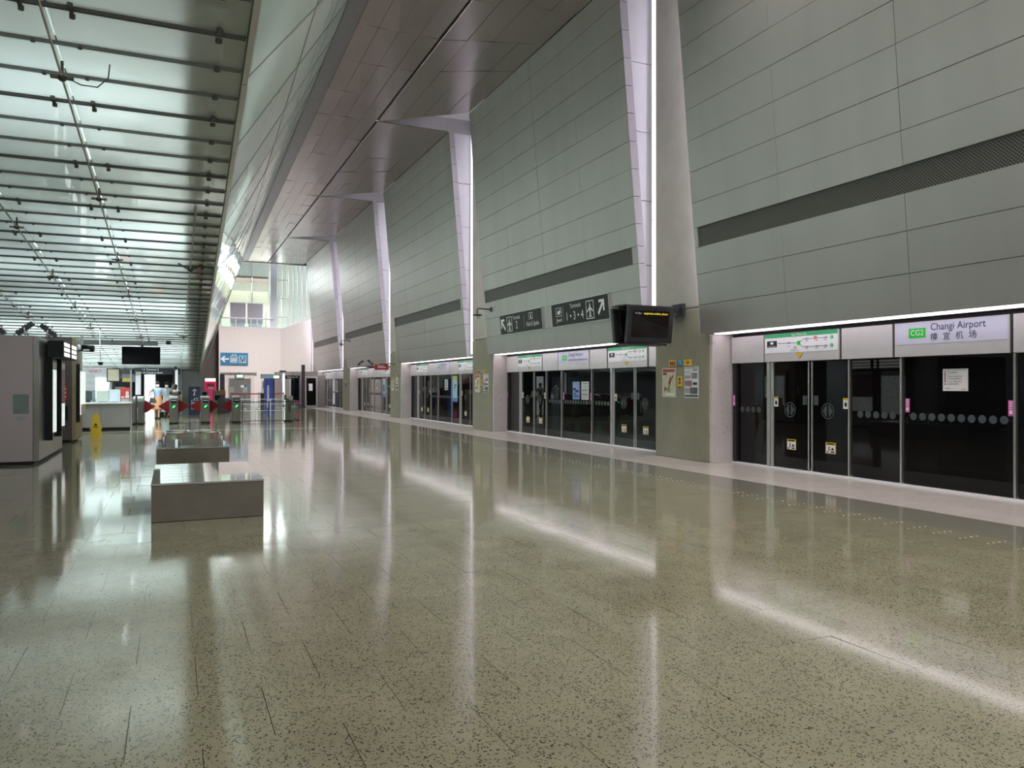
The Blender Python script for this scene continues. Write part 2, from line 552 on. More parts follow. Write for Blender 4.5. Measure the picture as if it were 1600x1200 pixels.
m_vent = perforated()
core = struct('wall_right')
B().box(10.95, 11.3, -9, 62, 0, 11.8).ob('core', m_claddk, core)
bays = []
for k in range(5):
    yl = YL[k]
    y0, y1 = yl - 9.35, yl + .25          # near edge, far edge of the cladding field
    bays.append((y0, y1))
    wl = core
    cols = [y0, y0 + 2.3, y0 + 4.65, y0 + 7.15, y1] if k == 0 else [y0 + i * (y1 - y0) / 4 for i in range(5)]
    for r in range(len(ZR) - 1):
        za, zb = ZR[r], ZR[r + 1]
        xa, xb = cx(za), cx(zb)
        if r == 3:
            # perforated ventilation band, set back a little, with blank ends
            ya, yb = y0 + .22, y1 - .12
            mid = [ya + (yb - ya) * i / 4 for i in range(5)]
            for i in range(4):
                B().hexa([(xa + .03, mid[i] + .001, za + .006), (xa + .06, mid[i] + .001, za + .006), (xa + .06, mid[i + 1] - .001, za + .006), (xa + .03, mid[i + 1] - .001, za + .006),
                          (xb + .03, mid[i] + .001, zb - .006), (xb + .06, mid[i] + .001, zb - .006), (xb + .06, mid[i + 1] - .001, zb - .006), (xb + .03, mid[i + 1] - .001, zb - .006)]).ob('vent_grille', m_vent, wl)
            for (u, v) in ((y0, ya), (yb, y1)):
                B().hexa([(xa, u, za + .004), (xa + .05, u, za + .004), (xa + .05, v, za + .004), (xa, v, za + .004), (xb, u, zb - .004), (xb + .05, u, zb - .004), (xb + .05, v, zb - .004), (xb, v, zb - .004)]).ob('panel', m_clad, wl)
            continue
        for c in range(4):
            u, v = cols[c], cols[c + 1]
            gl = .0035 if (k == 0 and c == 2) or True else 0
            g0 = .001 if c != 2 else .004
            g1 = .001 if c != 1 else .004
            if c == 0: g0 = 0
            if c == 3: g1 = 0
            e = random.uniform(-.002, .002)
            B().hexa([(xa + e, u + g0, za + .005), (xa + .03, u + g0, za + .005), (xa + .03, v - g1, za + .005), (xa + e, v - g1, za + .005),
                      (xb + e, u + g0, zb - .005), (xb + .03, u + g0, zb - .005), (xb + .03, v - g1, zb - .005), (xb + e, v - g1, zb - .005)]).ob('panel', m_clad, wl)
    # dark backing behind the panel joints
    B().hexa([(cx(2.66) + .033, y0 + .01, 2.66), (cx(2.66) + .06, y0 + .01, 2.66), (cx(2.66) + .06, y1 - .01, 2.66), (cx(2.66) + .033, y1 - .01, 2.66),
              (cx(10.9) + .033, y0 + .01, 10.9), (cx(10.9) + .06, y0 + .01, 10.9), (cx(10.9) + .06, y1 - .01, 10.9), (cx(10.9) + .033, y1 - .01, 10.9)]).ob('backing', m_claddk, wl)
    if k > 0:
        # returns of the panels facing the light slot: a narrow grey strip, then a white reveal further back
        for r in range(len(ZR) - 1):
            za, zb = ZR[r] + .006, ZR[r + 1] - .006
            xa, xb = cx(za), cx(zb)
            B().hexa([(xa + .002, y0 - .012, za), (xa + .2, y0 - .012, za), (xa + .2, y0 - .001, za), (xa + .002, y0 - .001, za),
                      (xb + .002, y0 - .012, zb), (xb + .2, y0 - .012, zb), (xb + .2, y0 - .001, zb), (xb + .002, y0 - .001, zb)]).ob('return_strip', m_retn, wl)
        for (za, zb) in ((2.70, 4.4), (4.41, 5.9), (5.91, 7.5), (7.51, 9.1), (9.11, 11.0)):
            B().hexa([(cx(za) + .22, y0 + .05, za), (10.75, y0 + .05, za), (10.75, y0 + .09, za), (cx(za) + .22, y0 + .09, za),
                      (cx(zb) + .22, y0 + .05, zb - .006), (10.75, y0 + .05, zb - .006), (10.75, y0 + .09, zb - .006), (cx(zb) + .22, y0 + .09, zb - .006)]).ob('reveal_panel', m_white, wl)
    # underside of the cladding over the screen doors
    B().box(10.01, 10.9, yl - 9.7, yl + .02, 2.685, 2.72).ob('underside', m_white, wl)
# near and far closing pieces of the wall
wl = struct('wall_right')
B().hexa([(10.0, -9, 2.66), (10.4, -9, 2.66), (10.4, 1.2, 2.66), (10.0, 1.2, 2.66), (9.3, -9, 10.95), (9.7, -9, 10.95), (9.7, 1.2, 10.95), (9.3, 1.2, 10.95)]).ob('panel', m_clad, wl)

# piers with the lamps in their light slots
for k in range(5):
    yl = YL[k]
    p = struct('pillar', None)
    p['label'] = ['olive concrete pier carrying the map posters under the twin monitors', 'olive concrete pier with posters at the far end of the second door bay', 'olive concrete pier behind the red hanging sign', 'slim far concrete pier with a small blue notice', 'last concrete pier before the lobby doors'][k]
    B().box(10.1, 10.9, yl + .12, yl + 2.02, 0, 3.24).ob('shaft', m_conc, p, bevel=.02)
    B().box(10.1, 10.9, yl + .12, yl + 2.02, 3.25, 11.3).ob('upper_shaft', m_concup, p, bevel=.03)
    B().box(10.12, 10.66, yl + .03, yl + .118, 0, 2.64).ob('terrazzo_face', m_terr, p, bevel=.006)
    # lamp hidden behind the nearer cladding edge, and the luminous strip at the far corner of the shaft
    B().hexa([(10.066, yl + .13, 2.75), (10.09, yl + .13, 2.75), (10.09, yl + .16, 2.75), (10.066, yl + .16, 2.75),
              (cx(10.2) + .16, yl + .13, 10.2), (cx(10.2) + .22, yl + .13, 10.2), (cx(10.2) + .22, yl + .16, 10.2), (cx(10.2) + .16, yl + .16, 10.2)]).ob('slot_lamp', m_slot, p)
    for (za, zb) in ((2.75, 5.4), (5.42, 8.2), (8.22, 10.9)):
        B().box(10.07, 10.2, yl + 2.06, yl + 2.12, za, zb).ob('lamp_diffuser', m_diff, p)

# ------------------------------------------------------------------ metal soffit
sof = struct('ceiling')
DKX = 6.6


def edgeX(y):
    return 3.53 + .0197 * y


bnd = [3.3, 15.0, 26.7, 38.4, 50.1, 60.9]
for k in range(5):
    ya, yb = bnd[k], bnd[k + 1]
    n = 5
    for r in range(n):
        u, v = ya + (yb - ya) * r / n, ya + (yb - ya) * (r + 1) / n
        # left field
        for c in range(4):
            f0, f1 = c / 4, (c + 1) / 4
            L0 = lambda y, f: edgeX(y) + .45 + (DKX - .04 - edgeX(y) - .45) * f
            t = [random.uniform(-.010, .010) for _ in range(4)]
            q = [(L0(u, f0) + .004, u + .004), (L0(u, f1) - .004, u + .004), (L0(v, f1) - .004, v - .004), (L0(v, f0) + .004, v - .004)]
            B().hexa([(x, y, SOFZ + t[i]) for i, (x, y) in enumerate(q)] + [(x, y, SOFZ + .03) for (x, y) in q]).ob('panel', m_soff, sof)
        # right field, cut back along the tapering light slot
        for c in range(4):
            xw = 9.28
            f0, f1 = DKX + .04 + (xw - DKX - .04) * c / 4, DKX + .04 + (xw - DKX - .04) * (c + 1) / 4
            ye = lambda x: (yb - 2.1 * (x - DKX) / 2.68) if k < 4 else yb
            t = [random.uniform(-.010, .010) for _ in range(4)]
            gy = lambda x, rr: ya + (ye(x) - ya) * rr / n
            q = [(f0 + .004, gy(f0, r) + .004), (f1 - .004, gy(f1, r) + .004), (f1 - .004, gy(f1, r + 1) - .004), (f0 + .004, gy(f0, r + 1) - .004)]
            B().hexa([(x, y, SOFZ + t[i]) for i, (x, y) in enumerate(q)] + [(x, y, SOFZ + .03) for (x, y) in q]).ob('panel', m_soff, sof)
        B().hexa([(edgeX(u), u, SOFZ - .02), (edgeX(u) + .44, u, SOFZ), (edgeX(v) + .44, v, SOFZ), (edgeX(v), v, SOFZ - .02), (edgeX(u), u, SOFZ + .05), (edgeX(u) + .44, u, SOFZ + .05), (edgeX(v) + .44, v, SOFZ + .05), (edgeX(v), v, SOFZ + .05)]).ob('edge_strip', m_sofs, sof)
    if k > 0:
        B().box(DKX, 9.3, ya + .0, ya + .03, SOFZ + .02, SOFZ + .5).ob('slot_return', m_retn, sof)
        B().box(9.25, 10.9, ya - .01, ya + .045, 10.935, SOFZ + .5).ob('slot_return', m_retn, sof)
        B().box(8.4, 10.9, ya - 2.2, ya + .08, SOFZ + .5, SOFZ + .53).ob('slot_cap', m_white, sof)
B().box(DKX - .05, DKX + .05, 3, 61, SOFZ + .05, SOFZ + .12).ob('shadow_gap', m_black, sof)
B().box(2.5, 10.9, -9, 61, SOFZ + .56, SOFZ + .7).ob('slab', m_claddk, sof)
B().box(3.4, 9.4, -9, 3.28, SOFZ, SOFZ + .1).ob('panel', m_soff, sof)
B().box(4.4, 10.9, 60.9, 61.0, SOFZ - .06, SOFZ + .6).ob('end_fascia', m_soff, sof)

# ------------------------------------------------------------------ leaning glass facade between soffit and glass ceiling


def zc(y):
    return 5.34 - .067 * y


def eX(y):
    return .53 + .0185 * y


def fpt(s, w):
    yb = min(s + 8, 60.8)
    a = Vector((eX(s), s, zc(s))); b = Vector((edgeX(yb), yb, SOFZ))
    return a.lerp(b, w)


fac = struct('wall_left')
ss = [-8.0 + 2.05 * i for i in range(40)]
ss = [s for s in ss if s < 60.6] + [60.7]
WR = [0, .40, .72, 1.0]
for a, b in zip(ss, ss[1:]):
    for r in range(3):
        q = [fpt(a + .014, WR[r] + .003), fpt(b - .014, WR[r] + .003), fpt(b - .014, WR[r + 1] - .003), fpt(a + .014, WR[r + 1] - .003)]
        off = Vector((-.03, 0, .015))
        j = Vector((random.uniform(-.006, .006), 0, 0))
        q[0] = q[0] + j; q[2] = q[2] - j
        B().hexa(q + [p + off for p in q]).ob('pane', m_glassf, fac)
bars = B()
off, o2 = Vector((.003, 0, -.0015)), Vector((-.03, 0, .015))
for s in ss:
    for r in range(3):
        d = .012
        q = [fpt(s - d, WR[r]) + off, fpt(s + d, WR[r]) + off, fpt(s + d, WR[r + 1]) + off, fpt(s - d, WR[r + 1]) + off]
        bars.hexa(q + [p + o2 for p in q])
for a, b in zip(ss, ss[1:]):
    for w in WR:
        w0, w1 = max(0, w - .0017), min(1, w + .0017)
        q = [fpt(a, w0) + off, fpt(b, w0) + off, fpt(b, w1) + off, fpt(a, w1) + off]
        bars.hexa(q + [p + o2 for p in q])
bars.ob('glazing_bars', m_gask, fac, kind='stuff')
# bright edge rail where the glass ceiling meets the facade
for a, b in zip(ss, ss[1:]):
    q = []
    for s in (a + .01, b - .01):
        q.append((eX(s) - .03, s, zc(s) - .05)); q.append((eX(s) + .02, s, zc(s) - .05))
    t = []
    for s in (a + .01, b - .01):
        t.append((eX(s) - .03, s, zc(s) - .005)); t.append((eX(s) + .02, s, zc(s) - .005))
    B().hexa([q[0], q[1], q[3], q[2], t[0], t[1], t[3], t[2]]).ob('edge_rail', m_alu, fac)

# ------------------------------------------------------------------ sloping frosted glass ceiling
gc = struct('ceiling')
CC = [None, -.99, -2.34, -3.69, -5.04, -7.0]
PY = 2.05 / 3
YB = [7.53 + PY * n for n in range(-23, 53)]
spare = B()
for n in range(len(YB) - 1):
    a, b = YB[n] + .014, YB[n + 1] - .014
    for c in range(5):
        xl = CC[c + 1] + .008
        xr = (lambda y: eX(y) - .04) if c == 0 else (lambda y, c=c: CC[c] - .008)
        ti = .012
        q = [(xl, a, zc(a) - ti), (xr(a), a, zc(a) - ti), (xr(b), b, zc(b) + ti), (xl, b, zc(b) + ti)]
        pts = q + [(x, y, z + .024) for (x, y, z) in q]
        if b > 5.0:
            B().hexa(pts).ob('pane', m_glassc, gc)
        else:
            spare.hexa(pts)
spare.ob('pane', m_glassc, gc, kind='stuff')
for n, y in enumerate(YB):
    fit = (n - 23) % 3 == 0
    h = .02
    x1 = eX(y) - .05
    w = .017 if fit else .0075
    B().hexa([(-7, y - w, zc(y) - h), (x1, y - w, zc(y) - h), (x1, y + w, zc(y) - h), (-7, y + w, zc(y) - h), (-7, y - w, zc(y) + .06), (x1, y - w, zc(y) + .06), (x1, y + w, zc(y) + .06), (-7, y + w, zc(y) + .06)]).ob('joint_bar', m_gask if fit else m_seal, gc)
    if y > 5.0:
        for c in (1, 2, 3, 4):
            if not fit and c > 2: continue
            m = B()
            for sx in (-.19, .19):
                if fit:
                    for sy in (-.085, .085):
                        m.cyl((CC[c] + sx, y + sy, zc(y + sy) - .045), (CC[c] + sx, y + sy, zc(y + sy)), .024, 8)
                    m.box(CC[c] + sx - .016, CC[c] + sx + .016, y - .085, y + .085, zc(y) - .035, zc(y) - .015)
                else:
                    m.cyl((CC[c] + sx, y, zc(y) - .03), (CC[c] + sx, y, zc(y)), .02, 8)
            m.ob('patch_fitting', m_gask, gc)
        m = B()
        for sy in (-.085, .085) if fit else (0,):
            m.cyl((eX(y) - .28, y + sy, zc(y + sy) - .04), (eX(y) - .28, y + sy, zc(y + sy)), .03, 8)
        m.ob('patch_fitting', m_gask, gc)
# solid margin strip behind the glass, along the facade side
B().hexa([(eX(-8) - .62, -8, zc(-8) + .1), (eX(-8) + .0, -8, zc(-8) + .1), (eX(43) + .0, 43, zc(43) + .1), (eX(43) - .62, 43, zc(43) + .1),
          (eX(-8) - .62, -8, zc(-8) + .16), (eX(-8) + .0, -8, zc(-8) + .16), (eX(43) + .0, 43, zc(43) + .16), (eX(43) - .62, 43, zc(43) + .16)]).ob('margin_board', M('margin_green', (.22, .27, .24), .7), gc)
# unseen white enclosure added above the glass: keeps the sky out, bounces the lamps
cav = struct('ceiling')
m_cav = M('cavity_white', (.75, .78, .77), .8)
B().box(-12, 3.6, -9, 62, 10.98, 11.1).ob('sky_shield_roof', m_cav, cav)
B().box(-12, .4, -9.1, -8.9, 5.95, 11).ob('sky_shield_end', m_cav, cav)
B().prism([(.4, -9, 5.95), (3.4, -9, 10.97), (.4, -9, 10.97)], (0, .1, 0)).ob('sky_shield_end', m_cav, cav)
B().box(-12.1, -12, -9, 62, 5.95, 11).ob('sky_shield_side', m_cav, cav)
B().box(-12, 1.3, 43.1, 43.2, 2.55, 11).ob('sky_shield_end', m_cav, cav)
# side enclosure far to the left (only ever seen in reflections)
wl2 = struct('wall_left')
B().box(-12.2, -12, -9, 66, 0, 6).ob('panel', M('grey_paint', (.30, .31, .30), .6), wl2)
B().box(-12, -7, -9, 66, 5.9, 6.0).ob('roof_board', M('grey_paint_dark', (.2, .2, .2), .6), wl2)

# ------------------------------------------------------------------ far end of the hall
we = struct('wall_far')
B().prism([(3.2, 62, 0), (7.7, 62, 0), (7.7, 62, 6.0), (3.2, 62, 6.0)], (0, .3, 0)).ob('plaster', m_wall, we)
B().prism([(7.7, 62, 2.5), (9.75, 60.4, 2.5), (9.75, 60.4, 6.75), (7.7, 62, 6.0)], (.2, .3, 0)).ob('plaster', m_wall, we)
B().box(3.15, 3.25, 61.2, 62, 0, 6.0).ob('plaster', m_wall, we)
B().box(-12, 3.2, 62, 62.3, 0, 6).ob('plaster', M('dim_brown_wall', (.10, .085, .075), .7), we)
B().box(3.0, 9.8, 61.98, 70, 5.98, 6.1).ob('balcony_slab', m_wall, we)
B().box(2.5, 11.5, 70, 70.2, 6, 12.5).ob('back_plaster', M('cream_paint', (.62, .66, .55), .6), we)
B().box(2.5, 7.2, 66.0, 66.2, 10.0, 10.55).ob('bulkhead', M('brown_bulkhead', (.22, .19, .16), .5), we)
B().box(2.5, 7.2, 66.0, 66.2, 8.3, 9.3).ob('lintel_panel', M('cream_green', (.66, .70, .52), .5), we)
B().box(2.5, 7.2, 66.0, 66.2, 10.6, 12).ob('lintel_panel', M('pale_green', (.60, .72, .64), .5), we)
B().box(2.5, 9.8, 61.9, 70.2, 12.4, 12.5).ob('roof_board', m_white, we)

# ================================================================== PLATFORM SCREEN DOORS
WHERE = ['the widest, nearest at the right edge of the hall', 'behind the twin monitors, with a blue and a white poster', 'with a tall yellow and blue poster, third bay along', 'beneath the small red hanging sign, fourth bay along', 'far end bay by the lobby doors']
m_dkpanel = M('service_panel_dark', (.03, .028, .028), .3)


def screen_doors(k):
    yl = YL[k]
    t = thing('platform_screen_door', 'black glass platform screen doors, ' + WHERE[k], 'screen door', (10.65, yl, 0), 'platform screen doors')
    Y = lambda a: yl - a
    L = 9.72 if k else 9.72

    def bx(nm, mat, t0, t1, z0, z1, x0, x1, par=t, bev=0, **kw):
        return B().box(x0, x1, Y(t1), Y(t0), z0, z1).ob(nm, mat, par, bevel=bev, **kw)
    bx('sill', m_signw, 0, L, 0.001, .028, 10.6, 10.72)
    bx('frame_post', m_dkmetal, .01, .1, .03, 2.04, 10.62, 10.72)
    bx('frame_post', m_alu, L - .1, L, .03, 2.04, 10.6, 10.72)
    bx('back_lining', m_black, 0, L, .03, 2.62, 10.74, 10.8)
    glass = [(.11, 1.0), (3.0, 3.97), (4.02, 5.78), (5.83, 6.84)]
    panes = [bx('glass_panel', m_dkpanel if (i == 0 and k) else m_glassb, a, b, .03, 2.04, 10.68, 10.7) for i, (a, b) in enumerate(glass)]
    for (a, b) in ((1.0, 1.07), (1.075, 1.15), (6.85, 6.93), (6.935, 7.0)):
        bx('post', m_steel if a in (1.0, 6.85) else m_alu, a, b, .03, 2.05, 10.61 if a in (1.0, 6.85) else 10.64, 10.72, bev=.006)
    for a in (2.955, 3.985, 5.795):
        bx('mullion', m_alu, a - .016, a + .016, .03, 2.05, 10.645, 10.72)
    doors = []
    for (a, b) in ((1.16, 2.05), (2.1, 2.935), (7.01, 7.95), (8.0, 8.9)):
        d = bx('door_leaf', m_glassb, a, b, .035, 2.035, 10.665, 10.69)
        doors.append((d, a, b))
        fr = bx('edge_profile', m_alu, (b - .03) if a in (1.16, 7.01) else a, b if a in (1.16, 7.01) else a + .03, .035, 2.035, 10.655, 10.7, d)
    bx('glass_panel', m_glassb, 8.92, L - .1, .03, 2.04, 10.68, 10.7)
    for i, (d, a, b) in enumerate(doors):
        cpos = (a + b) / 2 - .04
        # yellow topped warning sticker low on the leaf
        s0 = (a + .33) if i % 2 == 0 else (a + .33)
        bx('sticker', m_yel, s0, s0 + .23, .385, .585, 10.661, 10.664, d)
        bx('sticker', m_signw, s0 + .012, s0 + .218, .395, .535, 10.659, 10.661, d)
        q = B()
        q.box(10.657, 10.659, Y(s0 + .2), Y(s0 + .12), .405, .43)
        q.prism([(10.657, Y(s0 + .2), .45), (10.657, Y(s0 + .12), .45), (10.657, Y(s0 + .16), .5)], (.002, 0, 0))
        q.box(10.657, 10.659, Y(s0 + .09), Y(s0 + .07), .43, .51)
        q.box(10.657, 10.659, Y(s0 + .07), Y(s0 + .03), .405, .425)
        q.box(10.657, 10.66, Y(s0 + .2), Y(s0 + .03), .548, .57)
        q.ob('pictogram', m_black, d)
        # etched door opening emblem
        q = B()
        n = 28
        c = Y(cpos)
        for j in range(n):
            a0, a1 = 2 * math.pi * j / n, 2 * math.pi * (j + 1) / n
            p = lambda r, an: (10.661, c + r * math.cos(an), 1.14 + r * math.sin(an))
            q.prism([p(.145, a0), p(.145, a1), p(.128, a1), p(.128, a0)], (.003, 0, 0))
        for sg in (-1, 1):
            q.prism([(10.661, c + sg * .02, 1.24), (10.661, c + sg * .02, 1.04), (10.661, c + sg * .045, 1.04), (10.661, c + sg * .115, 1.14), (10.661, c + sg * .045, 1.24)], (.003, 0, 0))
        q.ob('emblem', m_dot, d)
        g0 = (b - .16) if i % 2 == 0 else (a + .06)
        bx('lock_plate', m_dot, g0, g0 + .1, 1.24, 1.41, 10.66, 10.664, d)
    for i, p in enumerate(panes):
        a, b = glass[i]
        q = B()
        n = int((b - a - .1) / .16)
        for j in range(n):
            c = Y(a + .12 + j * .16 + (.05 if i else 0))
            if 'dot' not in PROTO:
                PROTO['dot'] = B().prism([(10.677, c + .06 * math.cos(x * math.pi / 8), 1.11 + .06 * math.sin(x * math.pi / 8)) for x in range(16)], (.002, 0, 0)).ob('frosted_dot', m_dot, p)
                PROTO['c'] = c - yl
            else:
                o = PROTO['dot'].copy(); COL.objects.link(o); o.parent = p; o.location = (0, c - yl - PROTO['c'], 0); BASE[o.name] = BASE[p.name]

    for a, z0, z1, mm in ((.02, 1.17, 1.4, m_pink), (4.05, 1.17, 1.39, m_pink), (5.69, 1.17, 1.39, m_pink)):
        s = bx('sticker', mm, a, a + .075, z0, z1, 10.605 if a < 1 else 10.673, 10.61 if a < 1 else 10.678)
        q = B()
        q.box(s_x := (10.603 if a < 1 else 10.671), s_x + .002, Y(a + .06), Y(a + .015), z0 + .03, z0 + .08)
        for j in range(4):
            q.box(s_x, s_x + .002, Y(a + .06), Y(a + .015), z0 + .1 + j * .03, z0 + .112 + j * .03)
        q.ob('print', m_signw, s)
    for a in (1.16, 2.83, 7.01):
        s = bx('sticker', m_signw, a, a + .11, 1.19, 1.38, 10.652, 10.655)
        q = B().box(10.65, 10.652, Y(a + .11), Y(a), 1.34, 1.38); q.ob('yellow_band', m_yel, s)
        B().prism([(10.65, Y(a + .055) + .03 * math.cos(x), 1.265 + .045 * math.sin(x)) for x in (0, 1, 2, 3, 4, 5)], (.002, 0, 0)).ob('print', m_sdark, s)
    # header beam
    bx('header_beam', m_black, 0, L, 2.045, 2.625, 10.63, 10.74)
    for (a, b) in ((.01, .95), (2.86, 3.88), (5.82, 6.72), (8.7, L - .01)):
        h = bx('header_panel', m_hdr, a, b, 2.05, 2.585, 10.58, 10.62, bev=.004)
    for a in (.965, 2.83, 3.91, 5.79, 6.75, 8.67):
        bx('header_joint', m_dkmetal, a - .012, a + .012, 2.06, 2.58, 10.6, 10.63)
    a = .02
    while a < L - .2:
        b = min(a + 1.62, L - .02)
        bx('fluorescent_strip', m_lamp, a, b - .02, 2.645, 2.66, 10.13, 10.42)
        bx('strip_housing', m_alu, a, b, 2.661, 2.684, 10.03, 10.47)
        a = b
    return t


psd = [screen_doors(k) for k in range(5)]


def slot_board(t, yl, a, b, lower):
    """board fixed in the header between t=a and t=b with its lower grey apron"""
    Y = lambda u: yl - u
    B().box(10.575, 10.62, Y(b), Y(a), 2.05, 2.585).ob('board', m_hdr, t, bevel=.004)
    f = B().box(10.568, 10.575, Y(b) + .02, Y(a) - .02, lower, 2.58)
    return f


m_line = M('map_line_grey', (.25, .3, .3), .5)


def line_map(yl, a, b):
    t = thing('line_map_sign', 'x', 'sign', (10.575, yl - a, 2.05), 'line maps above the screen doors')
    Y = lambda u: yl - a - u
    w = b - a
    slot_board(t, yl, a, b, 2.215).ob('face', m_signw, t)
    x = 10.565
    bn = B().box(x, x + .003, Y(w - .02), Y(.02), 2.505, 2.58).ob('green_band', m_green, t)
    text('East West Line', .06, (x - .002, Y(w / 2), 2.54), RW, UP, m_wink, bn, 'CENTER')
    em = B().box(x, x + .003, Y(.34), Y(.08), 2.33, 2.45).ob('station_block', m_sdark, t)
    B().box(x - .002, x, Y(.25), Y(.17), 2.385, 2.43).ob('code_plate', m_signw, em)
    text('Changi Airport', .032, (x - .003, Y(.21), 2.352), RW, UP, m_wink, em, 'CENTER')
    q = B()

    def seg(u0, z0, u1, z1, th=.006):
        d = Vector((0, -(u1 - u0), z1 - z0)).normalized(); nrm = Vector((0, -d.z, d.y)) * th
        p0, p1 = Vector((x, Y(u0), z0)), Vector((x, Y(u1), z1))
        q.prism([p0 + nrm, p1 + nrm, p1 - nrm, p0 - nrm], (.002, 0, 0))
    s = w / 1.83
    seg(.36, 2.4, .9 * s, 2.385); seg(.9 * s, 2.39, 1.02 * s, 2.45); seg(1.02 * s, 2.45, 1.58 * s, 2.45)
    seg(.9 * s, 2.375, 1.02 * s, 2.305); seg(1.02 * s, 2.305, 1.58 * s, 2.305)
    q.ob('route_line', m_line, t)
    q = B()
    for (u, z) in ((1.1, 2.45), (1.55, 2.45), (1.1, 2.305), (1.35, 2.305), (1.55, 2.305), (.66, 2.395)):
        q.box(x - .002, x + .001, Y(u * s + .035), Y(u * s - .035), z - .013, z + .013)
    for (u, z) in ((1.07, 2.41), (1.3, 2.41), (1.5, 2.41), (1.07, 2.27), (1.3, 2.27), (1.5, 2.27), (.62, 2.33), (.78, 2.32), (.78, 2.29)):
        q.box(x, x + .002, Y(u * s + .06), Y(u * s), z - .006, z + .006)
    q.ob('station_mark', m_line, t, kind='stuff')
    B().box(x - .001, x + .002, Y(.945 * s), Y(.865 * s), 2.345, 2.42).ob('interchange_mark', m_sgreen, t)
    B().box(x - .001, x + .002, Y(1.34 * s), Y(1.27 * s), 2.43, 2.49).ob('interchange_mark', M('sign_salmon', (.7, .2, .2), .5), t)
    text('Platform B', .045, (x - .002, Y(.8 * s), 2.25), RW, UP, m_line, t, 'CENTER')
    for (z, ch) in ((2.45, '2'), (2.305, '1')):
        c = Y(1.68 * s)
        o = B().prism([(x, c + .035 * math.cos(i * .524), z + .035 * math.sin(i * .524)) for i in range(12)], (.002, 0, 0)).ob('platform_badge', m_green, t)
        text(ch, .06, (x - .002, c, z), RW, UP, m_wink, o, 'CENTER')
    B().prism([(x, Y(w / 2 + .09), 2.2), (x, Y(w / 2 - .09), 2.2), (x, Y(w / 2), 2.1)], (.006, 0, 0)).ob('pointer', m_yel, t)
    return t


m0 = line_map(YL[0], .985, 2.81)
m0['label'] = 'large line map above the doors just right of the nearest speckled pier face'
names = {1: ('line map over the doors just left of the blue and white posters', 'line map under the twin monitors'), 2: ('line map at the far end of the third door bay', 'line map at the near end of the third door bay, beside the poster pier'),
         3: ('line map at the left of the fourth door bay header', 'line map just below the red hanging sign'), 4: ('small far line map in the last door bay', 'line map in the last door bay, next to the slim far pier')}
for k in range(1, 5):
    dup(m0, (10.575, YL[k] - .985, 2.05), names[k][0])
    dup(m0, (10.575, YL[k] - 6.8, 2.05), names[k][1])


def name_sign(yl, second, label):
    t = thing('station_name_sign', label, 'sign', (10.575, yl - 3.93, 2.05), 'station name signs above the screen doors')
    Y = lambda u: yl - u
    slot_board(t, yl, 3.93, 5.77, 2.24).ob('face', m_lav, t)
    g = B().box(10.563, 10.567, Y(4.49), Y(4.2), 2.335, 2.485).ob('code_badge', m_sgreen, t)
    text('CG2', .125, (10.561, Y(4.345), 2.41), RW, UP, m_wink, g, 'CENTER', wx=.95)
    text('Changi Airport', .155, (10.564, Y(4.57), 2.485), RW, UP, m_navy, t, wx=.92)
    if second[0] > 'ூ':
        for i, ch in enumerate(second.split()):
            text(ch, .125, (10.564, Y(4.57 + .205 * i), 2.33), RW, UP, m_navy, t)
        return t
    text(second, .088, (10.564, Y(4.57), 2.33), RW, UP, m_navy, t)
    return t


name_sign(YL[0], '樟  宜  机  场', 'large station name sign with green badge over the widest door bay')
name_sign(YL[1], 'சாங்கி விமானநிலையம்', 'station name sign over the bay left of the twin monitors')
n2 = name_sign(YL[2], '樟  宜  机  场', 'station name sign over the tall yellow and blue poster')
dup(n2, (10.575, YL[3] - 3.93, 2.05), 'station name sign in the bay of the red hanging sign')
dup(n2, (10.575, YL[4] - 3.93, 2.05), 'tiny station name sign in the last bay before the lobby')


# ------------------------------------------------------------------ notices and posters on the glass
def sheet(name, label, cat, X, y0, y1, z0, z1, base, items, group=None, th=.008):
    """flat printed sheet on a plane facing -X; items: (u0,u1,v0,v1,mat) in 0..1, u along reading direction"""
    t = thing(name, label, cat, (X, (y0 + y1) / 2, z0), group)
    B().box(X - th, X, y0, y1, z0, z1).ob('board', base, t)
    for k_, it in enumerate(items):
        u0, u1, v0, v1, mm = it[:5]
        B().box(X - th - .0012 - .0007 * k_, X - th, y1 - u1 * (y1 - y0), y1 - u0 * (y1 - y0), z0 + v0 * (z1 - z0), z0 + v1 * (z1 - z0)).ob(it[5] if len(it) > 5 else 'print', mm, t)
    return t


m_paper = M('paper_white', (.78, .77, .80), .5, 0, .02)
m_grey = M('print_grey', (.35, .35, .37), .5)
m_ink = M('print_black', (.03, .03, .035), .5)
m_pblue = M('poster_blue', (.25, .38, .80), .4, 0, .2, 3)
m_maroon = M('print_maroon', (.30, .03, .05), .5)
t = sheet('caution_notice', 'small white caution notice stuck on the widest black glass panel', 'notice', 10.678, YL[0] - 5.1, YL[0] - 4.7, 1.515, 1.845, m_paper,
          [(.07, .11, .38, .9, m_maroon), (.07, .12, .28, .34, m_ink), (.08, .3, .1, .14, m_grey), (.75, .92, .06, .1, m_grey), (.03, .97, .93, .96, m_grey)])
Yn = YL[0] - 4.7
for s, z, sz in (('Caution', 1.795, .05), ('Please stand clear', 1.735, .034), ('of moving doors.', 1.7, .034), ('Doors will close', 1.655, .034), ('automatically.', 1.62, .034)):
    text(s, sz, (10.668, Yn - .075, z), RW, UP, m_ink, t)
